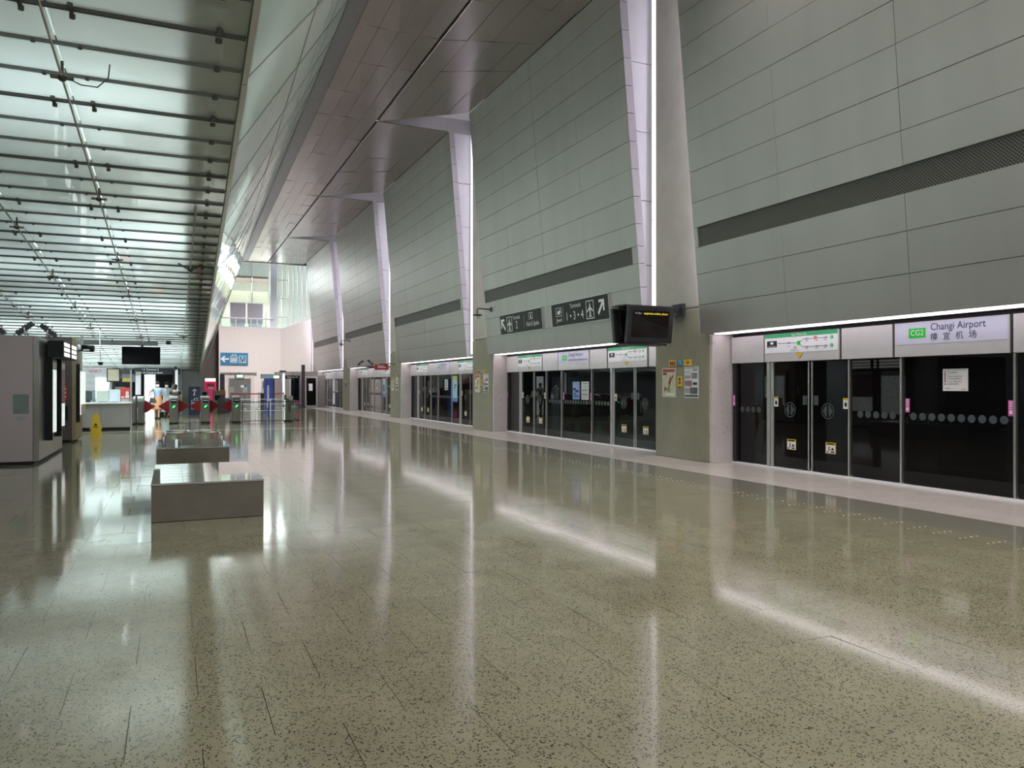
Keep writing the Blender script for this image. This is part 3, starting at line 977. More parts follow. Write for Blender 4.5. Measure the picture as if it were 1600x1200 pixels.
sheet('glass_poster', 'bright blue poster with dark figures on the glass below the second station sign', 'poster', 10.678, YL[1] - 5.07, YL[1] - 4.66, 1.19, 1.7, m_pblue,
      [(.1, .85, .86, .94, m_grey), (.15, .9, .78, .84, M('print_violet', (.5, .35, .7), .5)), (.05, .45, .52, .66, m_ink), (.4, .85, .42, .54, m_ink), (.1, .5, .28, .36, m_navy), (.15, .85, .16, .22, m_navy)])
sheet('glass_poster', 'white text poster with black bars right of the blue poster', 'poster', 10.678, YL[1] - 5.6, YL[1] - 5.18, 1.19, 1.7, m_paper,
      [(.08, .9, .86, .95, m_grey), (.1, .9, .56, .82, M('print_light', (.6, .6, .62), .5)), (.08, .9, .5, .54, m_ink), (.1, .9, .34, .46, M('print_light', (.6, .6, .62), .5)), (.08, .9, .27, .31, m_ink), (.1, .9, .05, .23, M('print_light', (.6, .6, .62), .5))])
t = sheet('glass_poster', 'tall poster fading from yellow green to blue in the third door bay', 'poster', 10.678, YL[2] - 6.45, YL[2] - 5.86, .92, 2.0, M('poster_sky', (.42, .68, .85), .4, 0, .15, 2),
          [(.0, 1, .9, 1, M('poster_lime', (.62, .75, .12), .4)), (0, 1, .8, .86, M('poster_lime', (.62, .75, .12), .4)), (.45, .8, .6, .66, m_ink), (.4, .7, .52, .56, m_ink), (.5, .8, .44, .46, m_grey), (.05, .95, 0, .14, M('poster_deep', (.05, .22, .6), .4))])
sheet('glass_notice', 'narrow white notice on the third bay glass, left of the tall poster', 'notice', 10.678, YL[2] - 5.28, YL[2] - 4.86, 1.4, 1.85, m_paper, [(.2, .8, .3, .9, m_grey), (.2, .8, .1, .2, m_ink)])
sheet('glass_notice', 'white notice high on the fourth bay glass', 'notice', 10.678, YL[3] - 4.9, YL[3] - 4.4, 1.4, 1.85, m_paper, [(.2, .8, .2, .9, m_grey)])
sheet('glass_poster', 'tall pale blue poster in the fourth door bay', 'poster', 10.678, YL[3] - 6.55, YL[3] - 5.9, .95, 2.0, M('poster_sky', (.42, .68, .85), .4), [(.1, .9, .75, .98, m_paper), (.3, .7, .3, .65, m_navy), (.05, .95, 0, .15, M('poster_deep', (.05, .22, .6), .4))])
sheet('glass_notice', 'white notice on the black glass of the last door bay', 'notice', 10.678, YL[4] - 4.9, YL[4] - 4.2, 1.1, 1.95, m_paper, [(.2, .4, .2, .8, m_ink), (.5, .8, .1, .9, m_grey)])

# ------------------------------------------------------------------ posters and plates on the piers
m_frame = M('poster_frame', (.62, .62, .60), .4, .3)
m_cream = M('map_cream', (.62, .60, .44), .5, 0, .12, 12)


def pier_set(k, lab):
    o = YL[k] - YL[0]
    a, b = 13.89 + o, 14.4 + o
    t = sheet('map_poster', lab[0], 'poster', 10.1, a, b, 1.335, 1.985, m_frame,
              [(.05, .95, .03, .97, m_cream), (.06, .94, .86, .96, M('print_red', (.5, .06, .05), .5)), (.06, .34, .76, .84, m_maroon), (.3, .9, .06, .14, m_paper), (.4, .9, .76, .84, M('print_light', (.6, .6, .62), .5))], 'framed posters on the piers')
    q = B()
    Y = lambda u: b - u * (b - a)
    Z = lambda v: 1.335 + v * .65
    for (u0, v0, u1, v1) in ((.82, .74, .6, .5), (.6, .5, .5, .32), (.5, .32, .3, .26), (.62, .7, .52, .45), (.3, .26, .22, .36), (.25, .36, .18, .2)):
        p0, p1 = Vector((10.083, Y(u0), Z(v0))), Vector((10.083, Y(u1), Z(v1)))
        d = (p1 - p0).normalized(); nn = Vector((0, -d.z, d.y)) * .012
        q.prism([p0 + nn, p1 + nn, p1 - nn, p0 - nn], (.002, 0, 0))
    q.ob('route_line', m_maroon, t)
    B().prism([(10.082, Y(.5) + .06 * math.cos(i), Z(.25) + .045 * math.sin(i)) for i in range(6)], (.002, 0, 0)).ob('park_patch', M('print_green', (.2, .4, .2), .5), t)
    a, b = 13.09 + o, 13.58 + o
    t = sheet('notice_poster', lab[1], 'poster', 10.1, a, b, 1.325, 2.0, m_frame,
              [(.05, .95, .03, .97, m_paper), (.05, .95, .93, .96, m_grey), (.6, .92, .87, .9, m_ink), (.08, .5, .78, .88, M('print_light', (.6, .6, .62), .5)), (.06, .45, .62, .72, m_grey), (.5, .92, .62, .8, M('photo_slate', (.25, .26, .3), .5, 0, .5, 30)),
               (.06, .55, .38, .56, M('photo_rose', (.35, .18, .22), .5, 0, .6, 26)), (.62, .9, .42, .5, m_ink), (.06, .35, .16, .32, m_grey), (.4, .92, .14, .34, M('photo_dark', (.12, .12, .15), .5, 0, .6, 22)), (.05, .95, .05, .1, m_ink)], 'framed posters on the piers')
    sheet('phone_plate', lab[2], 'sign', 10.1, 13.67 + o, 13.83 + o, 1.555, 1.8, m_yel, [(.3, .7, .6, .85, m_ink), (.25, .75, .3, .5, m_maroon), (.1, .9, .02, .08, m_ink)])
    t = thing('direction_plates', lab[3], 'sign', (10.1, 13.75 + o, 2.02))
    for (a, b, mm, s, ik) in ((14.14, 13.86, m_yel, 'toilet', m_maroon), (13.85, 13.62, m_blue, '11B', m_wink), (13.61, 13.33, m_yel, '→', m_maroon)):
        p = B().box(10.088, 10.1, b + o, a + o, 2.02, 2.155).ob('plate', mm, t)
        yc = (a + b) / 2 + o
        if s == '11B':
            text('11B', .075, (10.086, yc, 2.075), RW, UP, ik, p, 'CENTER')
            B().box(10.085, 10.088, yc - .06, yc + .06, 2.125, 2.135).ob('print', ik, p)
        elif s == '→':
            q = B()
            q.box(10.085, 10.088, yc - .04, yc + .07, 2.08, 2.095)
            q.prism([(10.085, yc - .07, 2.0875), (10.085, yc - .01, 2.13), (10.085, yc + .01, 2.12), (10.085, yc - .035, 2.0875), (10.085, yc + .01, 2.055), (10.085, yc - .01, 2.045)], (.003, 0, 0))
            q.ob('arrow', ik, p)
        else:
            q = B()
            for dy in (.075, 0, -.075):
                q.prism([(10.085, yc + dy + .028 * math.cos(i * .8), 2.105 + .028 * math.sin(i * .8)) for i in range(8)], (.003, 0, 0))
                q.box(10.085, 10.088, yc + dy - .03, yc + dy + .03, 2.045, 2.09)
            q.ob('pictogram', ik, p)
    return t


pier_set(0, ['cream route map poster with red header on the nearest olive pier', 'black and white picture poster right of the cream route map', 'small yellow plate between the two nearest framed posters', 'yellow and blue direction plates with an arrow on the nearest pier'])
pier_set(1, ['framed map poster on the second pier, beside the third door bay', 'framed picture poster on the second pier, next to its pale edge', 'small yellow plate between the posters of the second pier', 'yellow and blue direction plates on the second pier'])
pier_set(2, ['framed map poster on the third pier, past the red hanging sign', 'framed picture poster on the third pier', 'small yellow plate between the posters of the third pier', 'yellow and blue direction plates on the third pier'])
sheet('blue_notice', 'small dark blue notice on the slim far pier', 'sign', 10.1, YL[3] + 1.0, YL[3] + 1.35, 1.5, 2.0, m_navy, [(.2, .8, .5, .9, m_wink)])


# ------------------------------------------------------------------ wayfinding boards on the cladding
def wpt(X0, y, z):
    return Vector((cx(z) - X0, y, z))


def wall_board(name, label, y0, y1):
    z0, z1 = 3.26, 3.875
    t = thing(name, label, 'sign', (cx(z0), (y0 + y1) / 2, z0))
    f = lambda d, u, v, z: [wpt(d, u, v), wpt(d, z, v)]
    B().hexa([wpt(.05, y0, z0), wpt(-.0, y0, z0), wpt(-.0, y1, z0), wpt(.05, y1, z0), wpt(.05, y0, z1), wpt(-.0, y0, z1), wpt(-.0, y1, z1), wpt(.05, y1, z1)]).ob('board', m_sdark, t)
    b = B()
    for (a, c, p, q) in ((y0 - .02, y0, z0, z1), (y1, y1 + .02, z0, z1), (y0 - .02, y1 + .02, z0 - .02, z0), (y0 - .02, y1 + .02, z1, z1 + .02)):
        b.hexa([wpt(.055, a, p), wpt(0, a, p), wpt(0, c, p), wpt(.055, c, p), wpt(.055, a, q), wpt(0, a, q), wpt(0, c, q), wpt(.055, c, q)])
    b.ob('edging', m_alu, t)
    return t


WU = Vector((-.085, 0, 1)).normalized()


def wpoly(t, name, polys, mat=None):
    b = B()
    for pl in polys:
        b.prism([wpt(.052, y, z) for (y, z) in pl], (-.003, 0, 0))
    return b.ob(name, mat or m_wink, t)


def frame_rect(yc, zc_, w, h, th):
    return [[(yc + w, zc_ - h), (yc - w, zc_ - h), (yc - w, zc_ - h + th), (yc + w, zc_ - h + th)], [(yc + w, zc_ + h - th), (yc - w, zc_ + h - th), (yc - w, zc_ + h), (yc + w, zc_ + h)],
            [(yc + w, zc_ - h), (yc + w - th, zc_ - h), (yc + w - th, zc_ + h), (yc + w, zc_ + h)], [(yc - w + th, zc_ - h), (yc - w, zc_ - h), (yc - w, zc_ + h), (yc - w + th, zc_ + h)]]


def plane_icon(t, yc, z):
    P = lambda l: [(yc - a, z + b) for (a, b) in l]
    wpoly(t, 'aeroplane_icon', frame_rect(yc, z, .2, .235, .02) + [P([(-.03, -.17), (.03, -.17), (.03, .1), (0, .2), (-.03, .1)]), P([(-.15, -.06), (-.15, -.02), (0, .09), (.15, -.02), (.15, -.06), (0, .02)]), P([(-.07, -.2), (-.07, -.17), (0, -.12), (.07, -.17), (.07, -.2), (0, -.17)])])


def diag_arrow(t, yc, z, sg):
    P = lambda l: [(yc - sg * a, z + b) for (a, b) in l]
    wpoly(t, 'arrow', [P([(-.17, -.13), (-.12, -.19), (.13, .09), (.08, .15)]), P([(.17, .19), (.17, -.1), (.1, -.1), (.1, .12)]), P([(.17, .19), (-.1, .19), (-.1, .12), (.1, .12)])])


t = wall_board('wayfinding_board', 'charcoal board pointing up left to Terminal 2, on the metal wall', 20.1, 23.2)
diag_arrow(t, 22.95, 3.56, -1); plane_icon(t, 22.45, 3.56)
text('Terminal', .17, wpt(.056, 22.17, 3.73), RW, WU, m_wink, t, wx=.9)
text('2', .34, wpt(.056, 21.9, 3.49), RW, WU, m_wink, t, 'CENTER', wx=.85)
wpoly(t, 'divider', [[(21.36, 3.36), (21.345, 3.36), (21.345, 3.78), (21.36, 3.78)]], m_grey)
wpoly(t, 'pictogram', frame_rect(20.85, 3.7, .14, .1, .012) + [[(20.89, 3.63), (20.81, 3.63), (20.83, 3.72), (20.87, 3.72)], [(20.87, 3.73), (20.83, 3.73), (20.83, 3.77), (20.87, 3.77)]])
text('Hub & Spoke', .2, wpt(.056, 20.74, 3.46), RW, WU, m_wink, t, 'CENTER', wx=.82)
t = wall_board('wayfinding_board', 'charcoal board pointing up right to Terminals 1, 3 and 4', 16.35, 19.45)
diag_arrow(t, 16.72, 3.58, 1); plane_icon(t, 17.28, 3.56)
text('Terminals', .17, wpt(.056, 18.05, 3.74), RW, WU, m_wink, t, 'CENTER', wx=.9)
text('1 • 3 • 4', .32, wpt(.056, 18.12, 3.47), RW, WU, m_wink, t, 'CENTER', wx=.95)
wpoly(t, 'divider', [[(18.75, 3.36), (18.735, 3.36), (18.735, 3.8), (18.75, 3.8)]], m_grey)
q = frame_rect(19.02, 3.64, .17, .12, .014) + [[(19.1, 3.58), (18.97, 3.57), (18.93, 3.64), (19.0, 3.69), (19.1, 3.66)], [(18.95, 3.6), (18.92, 3.6), (18.92, 3.72), (18.95, 3.72)]]
wpoly(t, 'pictogram', q)
text('Jewel', .17, wpt(.056, 19.02, 3.42), RW, WU, m_wink, t, 'CENTER', wx=.9)

# ------------------------------------------------------------------ twin monitors on a bracket
t = thing('twin_monitors', 'pair of black monitors back to back on a bracket, nearest pier', 'monitor', (9.9, 13.7, 2.5))
tl = .11
m_screen = M('monitor_screen', (.012, .009, .008), .08, 0, .05, spec=.2)


def monitor(y, sgn, x0, x1, par):
    z0, z1 = 2.49, 3.24
    yb, yt = (y + tl * sgn, y) if sgn > 0 else (y + tl * sgn, y)
    Y = lambda z, d: (y + sgn * tl * (z1 - z) / (z1 - z0)) + sgn * d
    H = lambda xa, xb, za, zb, d0, d1: [(xa, Y(za, d0), za), (xb, Y(za, d0), za), (xb, Y(za, d1), za), (xa, Y(za, d1), za), (xa, Y(zb, d0), zb), (xb, Y(zb, d0), zb), (xb, Y(zb, d1), zb), (xa, Y(zb, d1), zb)]
    c = B().hexa(H(x0, x1, z0, z1, 0, .1)).ob('casing', m_dkmetal, par, bevel=.012)
    B().hexa(H(x0 + .1, x1 - .12, z0 + .11, z1 - .09, -.006, .004)).ob('screen', m_screen, c)
    B().hexa(H(x0 + .12, x1 - .14, z0 + .12, z1 - .1, .1, .17)).ob('rear_cover', m_black, c, bevel=.02)
    return c, Y


c, Yf = monitor(13.36, 1, 8.56, 9.68, t)
WT = Vector((0, Yf(3.2, 0) - Yf(3.1, 0), .1)).normalized()
text('14 Apr', .06, (8.7, Yf(3.09, -.012), 3.09), FR, WT, m_wink, c)
m_msg = M('led_amber', (.9, .7, .05), .5, emit=1.2)
text('suspicious article, please', .06, (8.92, Yf(3.09, -.012), 3.09), FR, WT, m_msg, c)
c2, Yg = monitor(14.12, -1, 8.56, 9.68, t)
B().box(8.5, 10.1, 13.68, 13.82, 3.2, 3.28).ob('bracket_arm', m_dkmetal, t)
B().box(8.52, 9.75, 13.5, 13.98, 3.245, 3.275).ob('top_plate', m_dkmetal, t)
B().box(8.95, 9.05, 13.58, 13.92, 2.62, 3.2).ob('hanger', m_black, t)
B().box(9.25, 9.35, 13.58, 13.92, 2.62, 3.2).ob('hanger', m_black, t)
B().box(8.6, 9.6, 13.52, 13.96, 2.44, 2.48).ob('lower_plate', m_dkmetal, t)
B().box(10.03, 10.1, 13.55, 13.95, 3.1, 3.36).ob('wall_plate', m_dkmetal, t)


# ------------------------------------------------------------------ cameras on arms
def arm_camera(y, z, X, label):
    t = thing('security_camera', label, 'camera', (X, y, z))
    B().tube([(X, y, z), (X - .45, y + .02, z + .02), (X - .5, y + .02, z - .02), (X - .5, y + .02, z - .18)], .022).ob('arm', m_dkmetal, t)
    B().box(X - .02, X + .01, y - .08, y + .08, z - .08, z + .08).ob('wall_plate', m_dkmetal, t)
    B().lathe((X - .5, y + .02, z - .26), [(.05, .09), (.15, .07), (.16, .04), (.1, .03)], 16).ob('canopy', m_dkmetal, t)
    B().lathe((X - .5, y + .02, z - .33), [(.03, 0), (.075, .03), (.09, .09)], 14).ob('dome', m_signw, t)
    return t


arm_camera(24.0, 4.17, cx(4.17), 'dome camera on a bent arm beside the Terminal 2 board')
arm_camera(46.6, 4.3, cx(4.3), 'dome camera on a long bent arm on the far metal wall')


# ================================================================== BENCHES
def bench(x0, x1, y0, y1, label, rails=False):
    t = thing('stone_bench', label, 'bench', (x0, y0, 0), 'stone block benches')
    B().box(x0 + .006, x1 - .006, y0 + .006, y1 - .006, 0.002, .43).ob('block', m_bench, t, bevel=.006)
    B().box(x0, x1, y0, y1, .43, .452).ob('seat_slab', m_btop, t, bevel=.004)
    return t


bench(-.235, 1.025, 9.8, 12.2, 'nearer concrete block bench with shiny top in the middle of the floor')
t = bench(-.28, .98, 15.3, 17.75, 'farther concrete block bench with two steel arm loops on top')
for (xa, sg) in ((-.16, 1), (.86, -1)):
    pts = [(xa, 15.75, .45), (xa, 15.75, .63), (xa + sg * .05, 15.76, .69), (xa + sg * .42, 15.8, .70), (xa + sg * .47, 16.1, .70), (xa + sg * .42, 16.4, .70), (xa + sg * .05, 16.44, .69), (xa, 16.45, .63), (xa, 16.45, .45)]
    B().tube(pts, .026, 8).ob('armrest', m_steel, t)

# ================================================================== TICKET MACHINES AND STEEL CABINETS, LEFT
m_cab = M('cabinet_steel', (.19, .165, .155), .30, .9, .02, 1.0, streak=(30, 1, .6))
m_screenlit = M('lit_panel_green', (.80, .95, .84), .5, emit=.8, var=.25, scale=9)
m_machred = M('machine_red', (.35, .05, .05), .4)
t = thing('ticket_machine_cabinet', 'brown steel cabinet with two ticket machines, at the left edge', 'ticket machine', (-2.5, 18, 0))
B().box(-6.0, -2.57, 18.0, 21.8, .06, 2.6).ob('body', m_cab, t, bevel=.01)
B().prism([(-2.569, 18.02, .06), (-2.5, 18.2, .06), (-2.5, 21.8, .06), (-2.569, 21.8, .06)], (0, 0, 2.54)).ob('side_cladding', m_steel, t)
B().box(-5.9, -2.56, 18.08, 21.75, .002, .06).ob('plinth', m_black, t)
B().box(-6.1, -5.0, 17.99, 18.0, .06, 2.6).ob('dark_joint', m_cab, t)
B().box(-3.34, -3.33, 17.985, 18.0, .06, 2.6).ob('dark_joint', m_black, t)
B().box(-2.92, -2.65, 17.985, 18.0, 1.03, 1.42).ob('vent_plate', M('plate_greygreen', (.20, .25, .23), .5), t)
B().box(-2.87, -2.72, 17.985, 18.0, .9, .97).ob('name_plate', M('plate_pale', (.42, .41, .40), .5), t)
for n, (ya, yb) in enumerate(((19.0, 20.3), (20.45, 21.72))):
    f = B().box(-2.5, -2.43, ya, yb, .5, 2.18).ob('machine_front', m_dkmetal, t, bevel=.01)
    if n == 0:
        B().box(-2.44, -2.425, ya + .18, yb - .12, .55, 1.95).ob('lit_panel', m_screenlit, f)
        B().box(-2.44, -2.42, ya + .18, yb - .12, 1.97, 2.12).ob('top_panel', m_alu, f)
        B().box(-2.44, -2.42, ya + .03, ya + .14, .8, 1.7).ob('red_trim', m_machred, f)
    else:
        B().box(-2.44, -2.42, ya + .12, yb - .12, 1.3, 1.95).ob('poster_panel', M('machine_brown', (.2, .08, .07), .4, 0, .4, 14), f)
        B().box(-2.44, -2.415, ya + .1, yb - .1, 1.18, 1.3).ob('red_trim', m_machred, f)
        B().box(-2.44, -2.42, ya + .12, yb - .12, .62, 1.16).ob('lit_panel', m_screenlit, f)
        B().box(-2.44, -2.42, ya + .1, yb - .1, 1.98, 2.12).ob('top_panel', m_alu, f)
    B().box(-2.5, -2.36, ya - .02, ya + .06, .42, 2.2).ob('fin', m_black, t)
m_litw = M('lit_sign_white', (.95, .93, .90), .5, emit=1.1, var=.02)
for n, (ya, yb) in enumerate(((18.95, 20.15), (20.3, 21.45))):
    s = thing('queue_display', ['black hanging box with three lit white rows, nearer ticket machine', 'black hanging box with three lit white rows, farther ticket machine'][n], 'sign', (-2.3, ya, 2.2))
    B().box(-2.45, -2.15, ya, yb, 2.2, 2.56).ob('case', m_black, s, bevel=.01)
    for r in range(3):
        B().box(-2.15, -2.143, ya + .12, yb - .12, 2.23 + r * .11, 2.31 + r * .11).ob('lit_row', m_litw, s)
        B().box(-2.42, -2.18, ya - .008, ya, 2.235 + r * .11, 2.31 + r * .11).ob('lit_row', m_litw, s) if n else None


def floodlight(x, y, z, sg, label, k_=.62):
    t = thing('floodlight', label, 'lamp', (x, y, z))
    c, s = math.cos(.7), math.sin(.7)
    P = lambda a, b: (x + k_ * sg * (a * c + b * s), z + k_ * (-a * s + b * c) + .27 * k_)
    q = [P(-.3, -.07), P(.3, -.07), P(.3, .07), P(-.3, .07)]
    B().prism([(u, y - .1, w) for (u, w) in q], (0, .2, 0)).ob('housing', m_dkmetal, t, bevel=.01)
    for k in range(5):
        a = -.2 + k * .1
        q = [P(a, .07), P(a + .03, .07), P(a + .03, .11), P(a, .11)]
        B().prism([(u, y - .09, w) for (u, w) in q], (0, .18, 0)).ob('cooling_fin', m_dkmetal, t)
    q = [P(-.26, -.085), P(.26, -.085), P(.26, -.07), P(-.26, -.07)]
    B().prism([(u, y - .08, w) for (u, w) in q], (0, .16, 0)).ob('glass', m_clear, t)
    B().tube([(x - sg * .03, y - .13, z), (x, y - .13, z + .27 * k_), (x, y + .13, z + .27 * k_), (x - sg * .03, y + .13, z)], .014, 6).ob('yoke', m_alu, t)
    return t


floodlight(-2.80, 18.6, 2.61, -1, 'dark floodlight tilted to the left on top of the ticket cabinet')
floodlight(-2.46, 19.2, 2.61, 1, 'dark floodlight tilted to the right on top of the ticket cabinet')
floodlight(-3.3, 18.6, 2.61, 1, 'dark floodlight at the picture edge on the ticket cabinet')
t = thing('information_cabinet', 'narrow brown steel cabinet with a lit side poster, behind the ticket cabinet', 'cabinet', (-2.6, 24.6, 0))
B().box(-4.4, -2.58, 24.6, 26.4, .06, 2.95).ob('body', M('cabinet_brown', (.115, .092, .088), .4, .3), t, bevel=.01)
B().box(-4.35, -2.62, 24.66, 26.36, .002, .06).ob('plinth', m_black, t)
B().prism([(-2.58, 24.6, .06), (-2.5, 24.7, .06), (-2.5, 26.4, .06), (-2.58, 26.4, .06)], (0, 0, 2.89)).ob('side_cladding', M('side_ochre', (.40, .33, .22), .35, .7), t)
B().box(-2.5, -2.42, 24.85, 24.95, .55, 2.2).ob('fin', m_black, t)
f = B().box(-2.5, -2.40, 25.1, 26.2, .75, 2.0).ob('lit_panel', m_screenlit, t)
B().box(-2.41, -2.395, 25.1, 26.2, .75, 1.05).ob('panel_foot', M('panel_rose', (.5, .35, .3), .5), f)
rp = B().box(-2.86, -2.69, 24.585, 24.6, 1.2, 1.6).ob('red_plate', m_red, t)
q = B()
for i in range(3):
    q.prism([(-2.775 + .05 * math.cos(j * .785), 24.58, 1.28 + i * .11 + .035 * math.sin(j * .785)) for j in range(8)], (0, .005, 0))
q.ob('print', m_wink, rp)
B().box(-2.8, -2.68, 24.57, 24.6, .62, 1.02).ob('extinguisher_slot', m_black, t)
t = thing('swivel_loudspeaker', 'white and black loudspeaker pair with a pale fin on the narrow steel cabinet', 'loudspeaker', (-2.45, 25.4, 2.55))
B().cyl((-2.75, 25.3, 2.62), (-2.45, 25.2, 2.72), .11, 12, .07).ob('horn', m_signw, t)
B().cyl((-2.4, 25.3, 2.68), (-2.1, 25.25, 2.66), .1, 12).ob('barrel', m_black, t)
B().box(-2.36, -2.2, 25.13, 25.15, 2.6, 2.64).ob('band', m_signw, t)
B().prism([(-2.47, 25.3, 2.75), (-2.37, 25.3, 2.75), (-2.36, 25.3, 3.0), (-2.41, 25.3, 3.06), (-2.46, 25.3, 3.0)], (0, .02, 0)).ob('fin', M('plate_pale', (.42, .41, .40), .5), t)
B().cyl((-2.6, 25.4, 2.6), (-2.1, 25.4, 2.62), .02, 8).ob('bracket', m_dkmetal, t)

# ------------------------------------------------------------------ passenger service counter
m_counter = M('counter_grey', (.30, .28, .27), .4, .2, .04, 2)
t = thing('service_counter', 'grey passenger service counter with glass screen and white top', 'counter', (-2.1, 30.3, 0))
for (a, b) in ((-4.6, -3.31), (-3.305, -2.3), (-2.295, -1.36)):
    B().box(a, b, 30.3, 30.36, .12, .94).ob('front_panel', m_counter, t, bevel=.004)
B().box(-4.6, -1.36, 30.36, 31.3, .002, .94).ob('carcass', m_counter, t)
B().box(-4.6, -1.36, 30.32, 30.36, .002, .12).ob('plinth', m_black, t)
B().box(-4.62, -1.33, 30.2, 31.0, .95, 1.0).ob('worktop', m_signw, t, bevel=.006)
for (a, b) in ((-2.9, -2.48), (-2.46, -1.98), (-1.96, -1.36)):
    B().box(a, b, 30.5, 30.515, 1.0, 1.42).ob('screen_pane', clear('screen_tint', (.72, .80, .80)), t)
B().box(-2.62, -2.6, 30.45, 30.5, 1.0, 1.43).ob('screen_post', m_signw, t)
B().box(-1.38, -1.34, 30.3, 30.4, 0.002, 2.15).ob('end_post', m_alu, t)
for n, (x0, x1, z0, z1, mm, lb, nm, ct) in enumerate(((-2.84, -2.58, 1.08, 1.4, M('screen_slate', (.06, .085, .085), .2), 'dark slate screen standing at the left of the service counter', 'counter_screen', 'monitor'),
                                                    (-2.45, -2.07, 1.02, 1.4, M('notice_mint', (.50, .58, .52), .4), 'pale mint board on the service counter, in the middle', 'counter_board', 'board'),
                                                    (-2.05, -1.7, 1.02, 1.45, M('notice_sky', (.62, .72, .80), .4), 'pale blue board on the service counter, beside the red poster', 'counter_board', 'board'))):
    s = thing(nm, lb, ct, ((x0 + x1) / 2, 30.42, 1.0))
    B().box(x0, x1, 30.4, 30.43, z0, z1).ob('board', mm, s, bevel=.004)
    B().box(x0 + .05, x1 - .05, 30.38, 30.48, 1.001, z0 if z0 > 1.03 else 1.02).ob('stand', m_dkmetal, s)
s = thing('counter_poster', 'red poster with a pale figure on the right end of the service counter', 'poster', (-1.55, 30.4, 1.0))
B().box(-1.69, -1.4, 30.38, 30.4, 1.12, 1.52).ob('board', M('poster_red', (.55, .06, .05), .4), s)
B().box(-1.68, -1.41, 30.38, 30.46, 1.001, 1.12).ob('stand', m_alu, s)
B().ball((-1.48, 30.378, 1.33), .05, 10, 8, 1, .06, 1.2).box(-1.54, -1.42, 30.374, 30.38, 1.15, 1.27).ob('print', m_paper, s)
B().box(-1.67, -1.58, 30.374, 30.38, 1.15, 1.2).ob('print', m_wink, s)
# office behind the counter
of = thing('service_office', 'pale service office wall behind the counter with red lettering', 'office', (-2.9, 31.8, 0))
B().box(-4.8, -2.05, 31.7, 31.8, 0.002, 2.24).ob('back_panel', M('office_grey', (.50, .51, .53), .5), of)
text('SMRT', .17, (-2.8, 31.69, 2.1), FR, UP, M('letter_red', (.42, .02, .08), .4), of)
for r in range(3):
    B().box(-2.92, -2.62, 31.66, 31.7, 1.4 + r * .22, 1.56 + r * .22).ob('pigeonhole', M('shelf_grey', (.42, .45, .45), .5), of)
B().prism([(-2.58, 31.66, 1.1), (-2.58, 31.66, 1.88), (-2.1, 31.66, 1.88), (-2.14, 31.66, 1.5), (-2.28, 31.66, 1.1)], (0, .03, 0)).ob('curtain_glow', m_day, of)  # white curtain, its brightness put in as emission
B().box(-2.0, -1.45, 31.7, 31.8, 0.002, 1.85).ob('dark_panel', m_dkmetal, of)
B().box(-2.05, -1.6, 31.62, 31.7, 1.25, 1.55).ob('desk_screen', M('shelf_olive', (.26, .26, .22), .5), of)
s = thing('office_notice_board', 'beige framed board above the service counter', 'board', (-1.98, 31.4, 1.75))
B().box(-2.2, -1.76, 31.4, 31.44, 1.72, 2.22).ob('frame', m_dkmetal, s)
B().box(-2.16, -1.8, 31.39, 31.4, 1.76, 2.18).ob('panel', M('board_beige', (.42, .40, .30), .6), s)
B().box(-2.02, -1.94, 31.42, 31.46, .002, 1.72).ob('post', m_dkmetal, s)
s = thing('yellow_label_box', 'small box with yellow label hanging right of the beige board', 'box', (-1.5, 31.4, 1.7))
B().box(-1.7, -1.25, 31.4, 31.5, 1.72, 2.02).ob('case', M('case_slate', (.2, .21, .24), .5), s)
B().box(-1.68, -1.4, 31.39, 31.4, 1.74, 1.86).ob('label_strip', M('label_olive', (.45, .42, .06), .5), s)
B().box(-1.26, -1.08, 31.4, 31.43, 1.25, 2.1).ob('white_strip', m_signw, s)
B().box(-1.26, -1.2, 31.43, 31.46, .002, 1.9).ob('post', m_dkmetal, s)
t = thing('hanging_camera', 'small dome camera hanging on a thin rod over the service counter', 'camera', (-2.14, 28.0, 2.3))
B().cyl((-2.14, 28, 2.36), (-2.17, 28, zc(28) - .03), .014, 6).ob('rod', m_signw, t)
B().ball((-2.14, 28, 2.32), .075).ob('dome', m_black, t)
B().lathe((-2.14, 28, 2.34), [(.085, 0), (.085, .03), (.03, .05)], 14).ob('collar', m_steel, t)

# beam under the glass ceiling with a television
t = thing('ceiling_beam', 'grey steel beam under the glass ceiling, carrying the television', 'beam', (-2, 31.1, 3.1))
B().box(-3.7, -.5, 31.0, 31.12, 3.06, 3.225).ob('girder', M('girder_grey', (.17, .165, .165), .45, .4), t)
for x in (-3.3, -2.0, -.8):
    B().cyl((x, 31.06, 3.2), (x, 31.06, 3.27), .03, 8).ob('hanger', m_dkmetal, t)
t = thing('television', 'wide black television hanging under the grey beam', 'television', (-1.03, 30.9, 2.36))
B().box(-1.68, -.42, 30.86, 30.94, 2.36, 3.0).ob('casing', m_tv, t, bevel=.01)
B().box(-1.64, -.46, 30.853, 30.86, 2.4, 2.96).ob('screen', m_tv, t)
B().box(-1.06, -.98, 30.93, 31.0, 2.9, 3.06).ob('bracket', m_dkmetal, t)
t = thing('beam_camera', 'small black camera at the right end of the grey ceiling beam', 'camera', (-.15, 31, 3.06))
B().box(-.5, -.12, 31.04, 31.08, 3.1, 3.13).ob('arm', m_alu, t)
B().box(-.24, -.06, 30.9, 31.1, 3.1, 3.24).ob('housing', m_dkmetal, t, bevel=.02)
B().cyl((-.15, 30.9, 3.17), (-.15, 30.85, 3.17), .055, 12).ob('lens', m_black, t)

